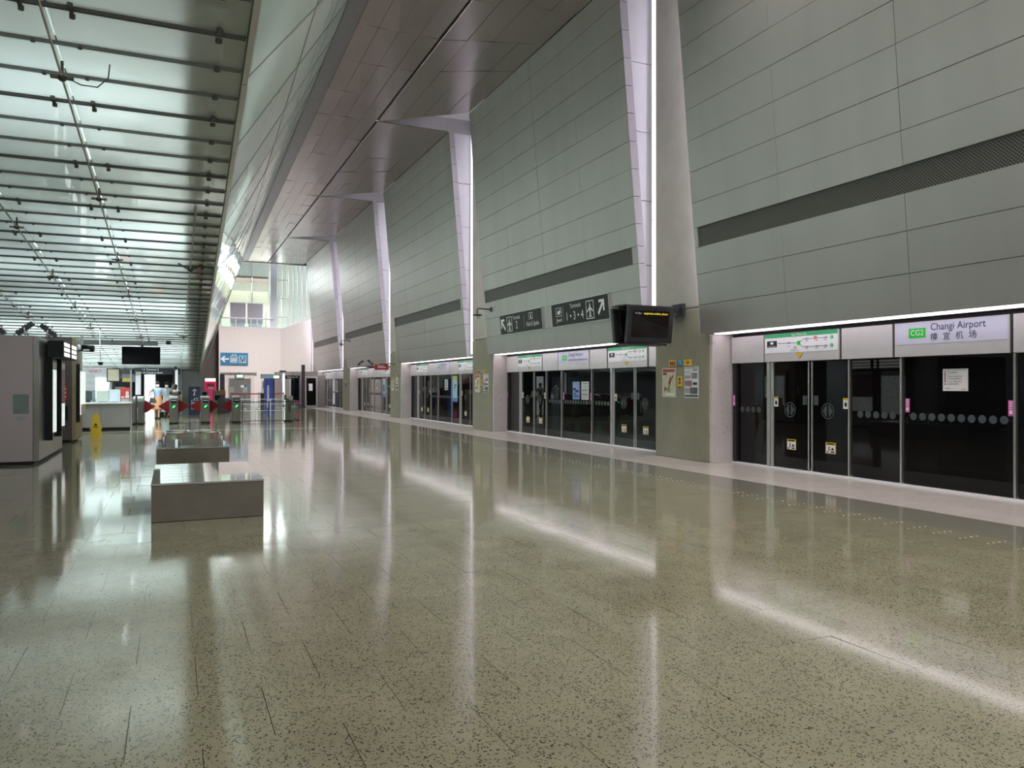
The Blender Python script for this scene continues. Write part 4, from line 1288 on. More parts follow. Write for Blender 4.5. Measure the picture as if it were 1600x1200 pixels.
# wet floor sign
t = thing('wet_floor_sign', 'yellow folding wet floor sign in front of the counter', 'sign', (-2.15, 26.6, 0))
for sg in (-1, 1):
    p = lambda x, z, d=0: (x - 2.15, 26.6 + sg * (.16 - .15 * z / .72) + sg * d, z)
    pr = [(-.13, .003), (.13, .003), (.13, .24), (.165, .27), (.15, .3), (.13, .31), (.085, .66), (.06, .72), (-.06, .72), (-.085, .66), (-.13, .31), (-.15, .3), (-.165, .27), (-.13, .24)]
    l = B().prism([p(x, z) for x, z in pr], (0, sg * .02, 0)).ob('leaf', m_yel, t)
    if sg < 0:
        q = B()
        q.prism([p(-.05, .36, .021), p(.05, .36, .021), p(0, .46, .021)], (0, -.003, 0)).ob('pictogram', m_ink, l)
        B().prism([p(-.07, .31, .021), p(.07, .31, .021), p(.07, .335, .021), p(-.07, .335, .021)], (0, -.003, 0)).ob('print', m_ink, l)

# ================================================================== FARE GATES
m_gate = M('gate_steel', (.135, .127, .11), .35, .6, .05)
m_gatearrow = M('gate_light', (.05, 1.0, .16), .5, emit=2.2)
m_flap = M('flap_red', (.20, .012, .015), .5, spec=.2)
GX = [-1.28, .04, 1.25, 2.47]
glab = ['leftmost fare gate cabinet, seen from its dark side by the counter', 'fare gate cabinet with a green arrow, straight below the person in black', 'fare gate cabinet with a green arrow, beside the navy totem', 'rightmost fare gate cabinet, joined to the glass barrier']
for n, gx in enumerate(GX):
    t = thing('fare_gate', glab[n], 'fare gate', (gx, 34.4, 0), 'fare gates')
    w = .165 if n else .2
    prof = [(34.3, .06), (34.3, .95), (34.34, 1.06), (34.42, 1.12), (34.6, 1.14), (35.9, 1.14), (36.0, 1.1), (36.04, 1.0), (36.04, .06)]
    B().prism([(gx - w, y, z) for y, z in prof], (2 * w, 0, 0)).ob('cabinet', m_gate, t, bevel=.02)
    B().box(gx - w - .01, gx + w + .01, 34.28, 36.06, .002, .06).ob('plinth', m_black, t)
    if n:
        B().prism([(gx - .11, 34.292, .86), (gx + .11, 34.292, .86), (gx + .11, 34.33, 1.04), (gx - .11, 34.33, 1.04)], (0, -.012, .002)).ob('reader', m_black, t)
        B().box(gx - .09, gx + .09, 34.275, 34.285, .965, .985).ob('slot', m_signw, t)
        d = B().prism([(gx + .085 * math.cos(i * .3927), 34.29, .72 + .085 * math.sin(i * .3927)) for i in range(16)], (0, .01, 0)).ob('signal_disc', m_black, t)
        P = lambda l: [(gx + a, 34.284, .72 + b) for a, b in l]
        B().prism(P([(-.055, -.03), (-.02, -.06), (.05, .0), (.055, .055), (.0, .05), (-.05, .01)]), (0, .006, 0)).ob('arrow_light', m_gatearrow, d)
    else:
        B().box(gx + w - .28, gx + w + .01, 34.5, 35.8, .9, 1.05).ob('hood', M('hood_grey', (.45, .45, .47), .4), t)
        B().box(gx - w - .02, gx - w, 34.5, 35.8, .1, 1.05).ob('side_panel', m_black, t)
        B().tube([(gx - .08, 34.27, .75), (gx - .03, 34.25, .68), (gx - .03, 34.25, .2), (gx - .08, 34.27, .14)], .02, 6).ob('handle', m_signw, t)
    for sg in (-1, 1):
        if (n == 0 and sg < 0) or (n == 3 and sg > 0): continue
        x = gx + sg * (w + .005)
        B().prism([(x, 34.9, .46), (x, 34.9, .98), (x + sg * .1, 34.9, .95), (x + sg * .43, 34.9, .72), (x + sg * .1, 34.9, .49)], (0, .02, 0)).ob('flap', m_flap, t)

# glass barrier right of the gates
t = thing('glass_barrier', 'dark framed glass barrier right of the fare gates', 'barrier', (3.9, 34.6, 0))
for x in (2.72, 3.8, 5.22):
    B().box(x - .02, x + .02, 34.58, 34.62, .002, .9).ob('post', m_dkmetal, t)
B().box(2.7, 5.24, 34.57, 34.63, .86, .9).ob('top_rail', m_dkmetal, t)
B().box(2.72, 5.22, 34.59, 34.61, .05, .08).ob('bottom_rail', m_dkmetal, t)
for (a, b) in ((2.75, 3.77), (3.83, 5.19)):
    B().box(a, b, 34.595, 34.605, .09, .85).ob('pane', m_clear, t)
B().box(5.2, 5.24, 34.62, 38.2, .86, .9).ob('return_rail', m_dkmetal, t)
B().box(5.2, 5.24, 38.18, 38.22, .002, .9).ob('post', m_dkmetal, t)
B().box(5.215, 5.225, 34.65, 38.17, .09, .85).ob('pane', m_clear, t)
t = thing('barrier_swing_gate', 'low white railed gate behind the glass barrier', 'gate', (4.3, 38.4, 0))
for x in (2.9, 3.6, 4.3, 5.0):
    B().cyl((x, 38.4, .002), (x, 38.4, .95), .02, 8).ob('post', m_signw, t)
for z in (.38, .7, .93):
    B().cyl((2.9, 38.4, z), (5.0, 38.4, z), .012, 6).ob('rail', m_signw, t)
t = thing('sanitiser_stand', 'olive green stand with a round grey head, behind the glass barrier', 'stand', (4.66, 34.9, 0))
m_olive = M('olive_paint', (.085, .10, .02), .45)
B().box(4.5, 4.82, 34.8, 35.1, .002, .05).ob('foot', m_black, t)
B().prism([(4.54, 34.86, .05), (4.76, 34.86, .05), (4.78, 34.86, .95), (4.56, 34.86, 1.05)], (0, .16, 0)).ob('column', m_olive, t, bevel=.02)
B().cyl((4.76, 34.85, 1.05), (4.76, 34.9, 1.05), .11, 18).ob('disc', M('disc_grey', (.35, .35, .30), .4), t)
B().box(4.5, 4.58, 34.86, 35.0, .95, 1.18).ob('nozzle_arm', m_olive, t, bevel=.01)
B().box(4.66, 4.76, 34.83, 34.86, .45, .8).ob('tray', m_black, t)

# navy directory totem
t = thing('directory_totem', 'navy blue standing totem with white arrow and lift symbol', 'sign', (1.08, 44.9, 0))
B().box(.8, 1.37, 44.9, 45.0, .002, 1.52).ob('panel', M('totem_navy', (.012, .022, .085), .35), t, bevel=.01)
q = B()
P = lambda l: [(1.08 + a, 44.893, z) for a, z in l]
q.prism(P([(-.08, 1.06), (.02, 1.06), (.02, 1.3), (-.03, 1.3), (-.03, 1.11), (-.08, 1.11)]), (0, .006, 0))
q.prism(P([(-.0, 1.42), (-.12, 1.3), (-.07, 1.28), (0, 1.35), (.08, 1.28), (.12, 1.3)]), (0, .006, 0))
q.ob('arrow', m_wink, t)
q = B()
for (a, b, c, d) in ((-.16, .2, .78, .8), (-.16, .2, .3, .32), (-.16, -.14, .3, .8), (.18, .2, .3, .8)):
    q.box(1.08 + a, 1.08 + b, 44.893, 44.9, c, d)
for dx in (-.08, .02, .12):
    q.ball((1.08 + dx, 44.895, .66), .03, 8, 6, 1, .2, 1).box(1.06 + dx, 1.1 + dx, 44.893, 44.9, .42, .62)
q.prism(P([(-.05, .84), (0, .92), (.05, .84)]), (0, .006, 0)).prism(P([(.07, .92), (.17, .92), (.12, .84)]), (0, .006, 0))
q.ob('lift_symbol', m_wink, t)
# dark pillar totem with orange band
t = thing('card_reader_post', 'tall slim black post with an orange band, between two gate flaps', 'post', (2.6, 46.9, 0))
B().box(2.47, 2.72, 46.85, 47.0, .002, 2.25).ob('column', m_dkmetal, t, bevel=.01)
B().box(2.46, 2.73, 46.84, 47.01, 1.08, 1.36).ob('orange_band', M('band_orange', (.35, .16, .05), .5), t)
B().box(2.5, 2.69, 46.845, 46.85, 1.45, 1.95).ob('plate', M('plate_violet', (.10, .08, .12), .4), t)
B().box(2.5, 2.69, 46.845, 46.85, 2.0, 2.2).ob('plate', M('plate_slate', (.07, .08, .1), .4), t)
# pink machine
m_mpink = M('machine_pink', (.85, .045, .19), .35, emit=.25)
t = thing('vending_machine', 'bright pink vending machine with white top sign, under the glass facade edge', 'machine', (2.2, 54, 0))
B().box(1.9, 2.62, 54.0, 54.7, .3, 1.85).ob('body', m_mpink, t, bevel=.02)
B().box(1.95, 2.58, 53.95, 54.6, 1.86, 2.06).ob('top_sign', m_litw, t)
B().box(2.05, 2.5, 53.98, 54.0, 1.45, 1.72).ob('window', M('pink_deep', (.5, .02, .09), .3), t)
B().box(2.12, 2.45, 53.975, 53.99, 1.38, 1.5).ob('print', m_wink, t)
B().box(1.95, 2.57, 54.1, 54.6, .002, .3).ob('plinth', m_dkmetal, t)
for i, (x0, x1, z0, z1, y, mm, lb) in enumerate(((1.55, 2.0, .5, 1.25, 50.5, M('kiosk_grey', (.30, .27, .25), .5), 'grey top-up kiosk left of the pink vending machine'),)):
    t = thing('topup_kiosk', lb, 'kiosk', (x0, y, 0))
    B().box(x0, x1, y, y + .4, .002, z1).ob('body', mm, t, bevel=.02)
    B().box(x0 + .08, x1 - .1, y - .006, y, .85, 1.18).ob('screen', m_black, t)
    B().box(x0 - .05, x1 - .05, y - .12, y + .02, .66, .72).ob('shelf', m_signw, t)
t = thing('beige_cabinet', 'beige low cabinet between the pink machine and the black post', 'cabinet', (2.75, 49, 0))
B().box(2.2, 2.9, 49, 49.6, .002, 1.3).ob('body', M('cabinet_beige', (.36, .30, .25), .5), t, bevel=.01)
B().box(2.3, 2.8, 48.99, 49.0, .7, 1.0).ob('drawer', m_black, t)
t = thing('topup_machine', 'dark blue grey machine standing behind the black post', 'machine', (2.8, 47.4, 0))
B().box(2.4, 3.2, 47.4, 48.0, .002, .85).ob('body', M('machine_slate', (.10, .11, .14), .4), t, bevel=.03)
for x in (2.48, 2.95):
    B().box(x, x + .16, 47.39, 47.4, .35, .7).ob('front_plate', M('plate_steel', (.3, .31, .33), .4), t)

# ================================================================== FAR LOBBY
# double door in the white wall
d = struct('door_1', 'grey double door in the far white wall', None)
B().box(3.6, 5.75, 61.94, 61.99, 0, 2.5).ob('surround', M('surround_pink', (.72, .66, .65), .6), d)
B().box(3.92, 5.45, 61.9, 61.94, .002, 2.1).ob('leaf', M('door_grey', (.16, .16, .155), .5), d)
for x in (3.86, 5.45):
    B().box(x, x + .06, 61.88, 61.94, .002, 2.14).ob('jamb', m_alu, d)
B().box(3.86, 5.51, 61.88, 61.94, 2.1, 2.16).ob('head', m_alu, d)
B().box(3.2, 5.9, 61.8, 61.95, 2.5, 2.58).ob('canopy', M('canopy_grey', (.3, .28, .28), .5), d)
m_exit = M('exit_light', (.55, 1.0, .65), .5, emit=1.6)
for (x, y, z, lb) in ((4.65, 61.75, 2.3, 'green lit exit sign over the grey double door'), (6.5, 55, 2.18, 'green lit exit sign hanging right of the blue machine')):
    t = thing('exit_sign', lb, 'sign', (x, y, z))
    B().box(x - .32, x + .32, y, y + .08, z - .14, z + .14).ob('case', M('exit_case', (.06, .16, .09), .4), t, bevel=.01)
    B().box(x - .2, x + .24, y - .005, y, z - .09, z + .09).ob('light_face', m_exit, t)
    B().cyl((x, y + .04, z + .14), (x, y + .04, z + .3), .015, 6).ob('hanger', m_dkmetal, t)
# blue wall sign
t = thing('blue_lift_sign', 'blue sign with white left arrow and lift symbols on the white wall', 'sign', (4.17, 61.95, 3.15))
B().box(3.2, 5.28, 61.9, 61.98, 3.15, 4.08).ob('board', m_blue, t)
q = B()
P = lambda l: [(a, 61.892, z) for a, z in l]
q.prism(P([(3.3, 3.6), (3.58, 3.86), (3.66, 3.78), (3.52, 3.66), (3.9, 3.66), (3.9, 3.54), (3.52, 3.54), (3.66, 3.42), (3.58, 3.34)]), (0, .008, 0))
q.ob('arrow', m_wink, t)
for (x0, x1) in ((4.0, 4.5), (4.62, 5.14)):
    q = B()
    for (a, b, c, e) in ((x0, x1, 3.32, 3.36), (x0, x1, 3.82, 3.86), (x0, x0 + .04, 3.32, 3.86), (x1 - .04, x1, 3.32, 3.86)):
        q.box(a, b, 61.892, 61.9, c, e)
    if x0 < 4.2:
        for k in range(3):
            q.ball((x0 + .12 + k * .13, 61.894, 3.68), .045, 8, 6, 1, .15, 1).box(x0 + .08 + k * .13, x0 + .16 + k * .13, 61.892, 61.9, 3.4, 3.62)
        q.prism(P([(x0 + .1, 3.9), (x0 + .24, 3.9), (x0 + .17, 3.99)]), (0, .008, 0)).prism(P([(x0 + .3, 3.99), (x0 + .44, 3.99), (x0 + .37, 3.9)]), (0, .008, 0))
    else:
        q.ball((x0 + .26, 61.894, 3.72), .055, 8, 6, 1, .15, 1).box(x0 + .2, x0 + .32, 61.892, 61.9, 3.4, 3.64).prism(P([(x0 + .12, 3.42), (x0 + .4, 3.42), (x0 + .34, 3.58), (x0 + .16, 3.58)]), (0, .008, 0))
    q.ob('lift_symbol', m_wink, t)
# retractable belts
m_belt = M('belt_red', (.65, .06, .10), .5)
PX = [3.55, 4.4, 5.3, 6.1, 6.9]
for i, x in enumerate(PX):
    t = thing('belt_post', ['belt barrier post at the left end, with a white notice', 'belt barrier post in front of the grey double door', 'belt barrier post right of the grey double door', 'belt barrier post behind the blue machine', 'belt barrier post at the right end of the red belts'][i], 'post', (x, 54, 0), 'belt barrier posts')
    B().lathe((x, 54, .002), [(.17, 0), (.17, .02), (.04, .04), (.032, .06), (.032, .98), (.045, .99), (.045, 1.1), (.02, 1.12)], 14).ob('shaft', m_steel, t)
    if i < 4:
        B().box(x + .045, PX[i + 1] - .05, 53.99, 54.01, .98, 1.06).ob('belt', m_belt, t)
    if i in (0, 1):
        B().box(x - .14, x + .16, 53.95, 53.97, 1.12, 1.48).ob('notice_plate', m_paper, t)
# bird-like sticker on the door: blue white print
B().box(4.75, 5.1, 61.893, 61.9, 1.42, 1.6).ob('sticker', m_paper, d)
B().box(5.0, 5.25, 61.893, 61.9, 1.48, 1.66).ob('sticker', m_blue, d)
# blue machine and white terminal
m_bm = M('machine_blue', (.05, .10, .50), .35, 0, .25, 5)
t = thing('blue_machine', 'tall blue and white machine at the end of the glass barrier', 'machine', (5.1, 46.3, 0))
B().box(4.88, 5.34, 46.3, 46.9, .002, 2.0).ob('body', m_bm, t, bevel=.02)
B().box(4.7, 5.36, 46.25, 46.9, 2.0, 2.25).ob('header', M('machine_pale', (.45, .62, .72), .4), t)
B().box(5.0, 5.1, 46.28, 46.3, .3, 1.6).ob('white_stripe', m_signw, t)
B().box(5.34, 5.42, 46.3, 46.9, .002, 2.0).ob('side_panel', m_dkmetal, t)
t = thing('check_in_terminal', 'white terminal with grey screen left of the blue machine', 'terminal', (5.2, 49.8, 0))
B().box(5.0, 5.5, 49.8, 50.1, .002, 1.15).ob('pedestal', M('pedestal_dark', (.06, .06, .065), .4), t)
B().prism([(5.02, 49.7, 1.16), (5.45, 49.7, 1.16), (5.4, 49.95, 1.9), (5.1, 49.95, 1.9)], (0, .1, 0)).ob('head', m_signw, t, bevel=.01)
B().prism([(5.12, 49.77, 1.42), (5.38, 49.77, 1.42), (5.36, 49.9, 1.82), (5.15, 49.9, 1.82)], (0, -.012, 0)).ob('screen', M('terminal_screen', (.20, .22, .20), .3), t)
B().box(4.98, 5.52, 49.55, 49.75, 1.1, 1.16).ob('shelf', m_signw, t)
# lobby lift doors under the angled white wall
wl = struct('wall_lobby')
B().box(7.6, 9.9, 58.6, 58.7, 0, 2.62).ob('metal_face', M('lobby_metal', (.30, .28, .27), .4, .5), wl)
B().box(7.0, 7.6, 60, 60.1, 0, 2.6).ob('metal_face', M('lobby_metal', (.30, .28, .27), .4, .5), wl)
for n, (x0, x1, y, lb) in enumerate(((8.02, 8.62, 58.6, 'black lobby door left of the tall dark post'), (8.92, 9.6, 57.2, 'black lobby door with a white notice, in a pale frame'))):
    d = struct('door_%d' % (n + 2), lb)
    B().box(x0, x1, y - .06, y - .01, .12, 2.12).ob('leaf', m_glassb, d)
    for (a, b, c, e) in ((x0 - .14, x0, .0, 2.26), (x1, x1 + .14, .0, 2.26), (x0, x1, 2.12, 2.26), (x0, x1, .0, .12)):
        B().box(a, b, y - .09, y, c + .002, e).ob('frame', m_alu, d)
    if n:
        B().box(x0 + .16, x0 + .44, y - .066, y - .06, 1.2, 1.72).ob('notice', m_paper, d)
        B().box(x0 - .2, x1 + .7, y + .0, y + .1, 0, 2.3).ob('surround', M('lobby_metal', (.30, .28, .27), .4, .5), d)
t = thing('dark_post', 'tall thin dark post in front of the black lobby doors', 'post', (8.6, 56.8, 0))
B().box(8.52, 8.76, 56.75, 56.9, .03, 3.08).ob('column', m_dkmetal, t)
B().box(8.45, 8.83, 56.68, 56.97, .002, .03).ob('foot_plate', m_dkmetal, t)
t = thing('platform_sign', 'narrow black hanging sign right of the far exit light', 'sign', (7.7, 55, 2.1))
B().box(7.15, 8.15, 55, 55.06, 2.06, 2.28).ob('board', m_black, t)
text('Platform A ▸', .15, (7.65, 54.99, 2.17), FR, UP, m_wink, t, 'CENTER')
B().cyl((7.65, 55.03, 2.28), (7.65, 55.03, 2.5), .015, 6).ob('hanger', m_dkmetal, t)
t = thing('pole_camera', 'small camera on a pole above the narrow black sign', 'camera', (6.95, 55, 2.2))
B().cyl((6.95, 55, .002), (6.95, 55, 2.5), .02, 6).ob('pole', m_alu, t)
B().box(6.75, 7.2, 54.9, 55.1, 2.5, 2.62).ob('housing', m_dkmetal, t, bevel=.02)
# balcony front: rail, boards, glazing
t = thing('balcony_rail', 'white tubular rail with glass along the upper balcony', 'railing', (5.1, 62.05, 6.1))
B().cyl((3.3, 62.1, 6.75), (7.2, 62.1, 6.75), .05, 8).ob('handrail', m_signw, t)
for x in (3.35, 4.4, 5.5, 6.62):
    B().cyl((x, 62.1, 6.1), (x, 62.1, 6.75 if x < 6.5 else 7.35), .035, 8).ob('baluster', m_signw, t)
for (a, b) in ((3.4, 4.36), (4.44, 5.46), (5.54, 6.58)):
    B().box(a, b, 62.09, 62.11, 6.12, 6.66).ob('pane', m_clear, t)
m_board = M('board_mauve', (.42, .38, .44), .5)
for n, (a, b) in enumerate(((4.14, 5.26), (5.42, 6.56))):
    t = thing('display_board', ['left mauve panel standing behind the balcony rail', 'right mauve panel standing behind the balcony rail'][n], 'panel', (a, 64, 6.1))
    B().box(a, b, 64, 64.08, 6.5, 8.1).ob('panel', m_board, t)
    for (u, v, c, e) in ((a - .03, a, 6.45, 8.15), (b, b + .03, 6.45, 8.15), (a, b, 8.1, 8.15)):
        B().box(u, v, 63.98, 64.1, c, e).ob('edging', m_signw, t)
    B().box(a + .05, b - .05, 64, 64.3, 6.102, 6.5).ob('base', M('base_pale', (.55, .62, .66), .5), t)
# glazed end window with white mullions
w = struct('window_1', 'bright glazed end window with white mullions beside the balcony')
m_wglass = clear('window_glass', (.93, .97, .98))
m_mull = M('mullion_white', (.82, .83, .85), .4, 0, .02)
B().box(6.95, 7.45, 62.2, 62.45, 6.1, 11.5).ob('column', M('column_pale', (.70, .80, .84), .4), w)
for i in range(3):
    B().box(7.5 + i * .36, 7.5 + i * .36 + .05, 62.15, 62.3, 6.2, 11.4).ob('mullion', m_mull, w)
for z in (6.9, 8.35, 9.8):
    B().box(7.45, 8.3, 62.12, 62.2, z, z + .08).ob('transom', m_mull, w)
B().box(7.55, 7.85, 62.24, 62.25, 6.2, 11.3).ob('pane', m_wglass, w)
B().box(7.91, 8.2, 62.24, 62.25, 6.2, 11.3).ob('pane', m_wglass, w)
for i in range(5):
    f = i / 4.5
    x, y = 8.35 + 1.3 * f, 62.1 - 1.4 * f
    B().box(x, x + .06, y, y + .2, 6.3 + .1 * i, 11.4).ob('mullion', m_mull, w)
    B().prism([(x, y, 6.75 + .08 * i), (x + .05, y, 6.75 + .08 * i), (x - .25, y, 6.1 + .1 * i), (x - .3, y, 6.1 + .1 * i)], (0, .06, 0)).ob('brace', m_mull, w)
    if i < 4:
        x2, y2 = 8.35 + 1.3 * (i + 1) / 4.5, 62.1 - 1.4 * (i + 1) / 4.5
        B().prism([(x + .07, y + .1, 6.4 + .1 * i), (x2, y2 + .1, 6.5 + .1 * i), (x2, y2 + .1, 11.3), (x + .07, y + .1, 11.3)], (.004, .01, 0)).ob('pane', m_wglass, w)
B().box(2.6, 2.7, 66, 66.1, 6.1, 12).ob('mullion', m_alu, w)
B().box(5.9, 5.98, 65.9, 66.0, 6.1, 12).ob('mullion', m_alu, w)
# back of the concourse below the glass ceiling
wb = struct('wall_back')
B().box(-12, -2.0, 46, 46.2, 0, 3).ob('panel', M('back_grey', (.28, .30, .31), .6), wb)
B().box(-2.0, -1.42, 46, 46.2, 0, 2.2).ob('dark_panel', m_black, wb)
B().box(-.86, .05, 46, 46.2, 0, 2.2).ob('dark_panel', m_black, wb)
B().box(.05, .48, 46.0, 46.1, 0, 3).ob('pane', M('back_glass_pale', (.22, .28, .26), .1), wb)
B().box(.5, 1.5, 45.9, 46.0, 0, 3).ob('pane', M('back_glass_green', (.09, .12, .10), .08), wb)
B().box(-2.0, .48, 46, 46.2, 2.75, 3).ob('panel', M('back_grey', (.28, .30, .31), .6), wb)
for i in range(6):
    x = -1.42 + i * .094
    B().cyl((x + .045, 46.1, .002), (x + .045, 46.1, 2.2), .05, 8).ob('daylit_fluting', m_day, wb)  # curtain pleats glowing by themselves in place of daylight
t = thing('overhead_sign', 'long black overhead sign with two white lines, under the far ceiling', 'sign', (-.7, 42, 2.2))
B().box(-1.75, .35, 42, 42.1, 2.14, 2.46).ob('board', M('sign_blackblue', (.008, .012, .022), .4), t)
text('▾ A Terminal 3', .13, (-1.42, 41.99, 2.375), FR, UP, m_wink, t)
text('▾ A Check-in Row', .13, (-1.42, 41.99, 2.225), FR, UP, m_wink, t)
for x in (-1.5, .1):
    B().cyl((x, 42.05, 2.46), (x, 42.05, 2.5), .02, 6).ob('hanger', m_dkmetal, t)
t = thing('banner_post', 'black and white slender post with a dark ball top, right of the overhead sign', 'post', (.15, 40, 0))
B().box(.1, .22, 40, 40.06, .9, 2.35).ob('white_strip', m_signw, t)
B().box(.0, .1, 40, 40.06, .03, 2.35).ob('black_strip', m_black, t)
B().ball((.12, 40.03, 2.42), .09).ob('ball_top', m_black, t)
B().box(-.05, .27, 39.9, 40.15, .002, .03).ob('foot_plate', m_black, t)

# red hanging sign and spotlights on the fourth bay
t = thing('red_hanging_sign', 'small red hanging sign over the fourth door bay', 'sign', (9.3, 37.0, 2.3))
B().box(9.05, 9.75, 37.0, 37.1, 2.36, 2.62).ob('board', m_red, t, bevel=.01)
B().box(9.2, 9.6, 36.99, 37.0, 2.46, 2.5).ob('print', m_wink, t)
B().box(9.2, 9.5, 36.99, 37.0, 2.54, 2.57).ob('print', m_wink, t)
B().box(9.3, 10.1, 37.04, 37.08, 2.62, 2.66).ob('arm', m_dkmetal, t)
floodlight(9.15, 40.6, 2.62, -1, 'dark spotlight left of the red hanging sign, tilted left')
floodlight(9.4, 39.4, 2.62, 1, 'dark spotlight left of the red hanging sign, tilted right')
t = thing('spotlight_arm', 'black bracket arm carrying the two spotlights beside the red sign', 'bracket', (9.6, 40, 2.6))
B().box(8.9, 9.95, 40.5, 40.58, 2.56, 2.6).ob('arm', m_dkmetal, t)
B().box(9.1, 9.95, 39.35, 39.43, 2.56, 2.6).ob('arm', m_dkmetal, t)

# tension rods under the glass ceiling
for n, (c, y0, y1) in enumerate(((1, 4, 30.9), (2, 9, 30.9), (3, 14, 30.9))):
    t = thing('tension_rod', ['long steel tension rod under the glass ceiling, nearest the facade', 'second steel tension rod under the glass ceiling', 'tension rod under the glass ceiling, farthest left'][n], 'rod', (CC[c], y0, zc(y0)), 'ceiling tension rods')
    B().cyl((CC[c], y0, zc(y0) - .16), (CC[c], y1, zc(y1) - .16), .012, 6).ob('rod', m_steel, t)
    y = 8.6 + (0 if n != 1 else 2.05)
    while y < y1 - 1:
        z = zc(y) - .16
        m = B()
        m.ball((CC[c], y, z), .045, 8, 6, 1, 1.6, .8)
        m.box(CC[c] - .1, CC[c] + .1, y - .025, y + .025, z - .012, z + .012)
        m.cyl((CC[c], y, z), (CC[c], y, zc(y)), .016, 6)
        m.ob('node', M('node_bronze', (.10, .085, .065), .4, .5), t)
        y += 4.1
    if n == 0:
        B().tube([(CC[c] + .05, 8.6, zc(8.6) - .16), (CC[c] + .16, 8.62, zc(8.6) - .2), (CC[c] + .3, 8.65, zc(8.6) - .19), (CC[c] + .4, 8.6, zc(8.6) - .1), (CC[c] + .42, 8.5, zc(8.6))], .006, 6).ob('loose_wire', m_gask, t)
t = thing('tension_rod', 'short tension rod near the dark margin of the glass ceiling', 'rod', (.33, 12.5, zc(12.5)))
B().cyl((.33, 12.8, zc(12.8) - .12), (.36, 41, zc(41) - .12), .012, 6).ob('rod', m_steel, t)
for y in (17.5, 29):
    B().ball((.335, y, zc(y) - .12), .06, 8, 6).ob('node', m_gask, t)
    B().tube([(.1, y, zc(y) - .01), (.22, y, zc(y) - .08), (.335, y, zc(y) - .14), (.46, y, zc(y) - .08), (.56, y, zc(y) - .01)], .018, 6).ob('spider_arm', m_gask, t)

# ================================================================== PEOPLE
m_skin = M('skin', (.45, .28, .20), .55)
m_hair = M('hair_black', (.012, .010, .010), .5)


def skin_mesh(name, verts, edges, radii, mat, parent, sub=1, root=0):
    base = BASE[parent.name]
    me = bpy.data.meshes.new(name)
    me.from_pydata([Vector(v) - base for v in verts], edges, [])
    o = bpy.data.objects.new(name, me); COL.objects.link(o)
    o.parent = parent
    me.materials.append(mat)
    md = o.modifiers.new('skin', 'SKIN')
    for i, r in enumerate(radii):
        sv = me.skin_vertices[0].data[i]
        sv.radius = (r, r) if not isinstance(r, tuple) else r
        sv.use_root = i == root
    md.use_smooth_shade = True
    sb = o.modifiers.new('sub', 'SUBSURF'); sb.levels = sub; sb.render_levels = sub
    BASE[o.name] = base
    return o


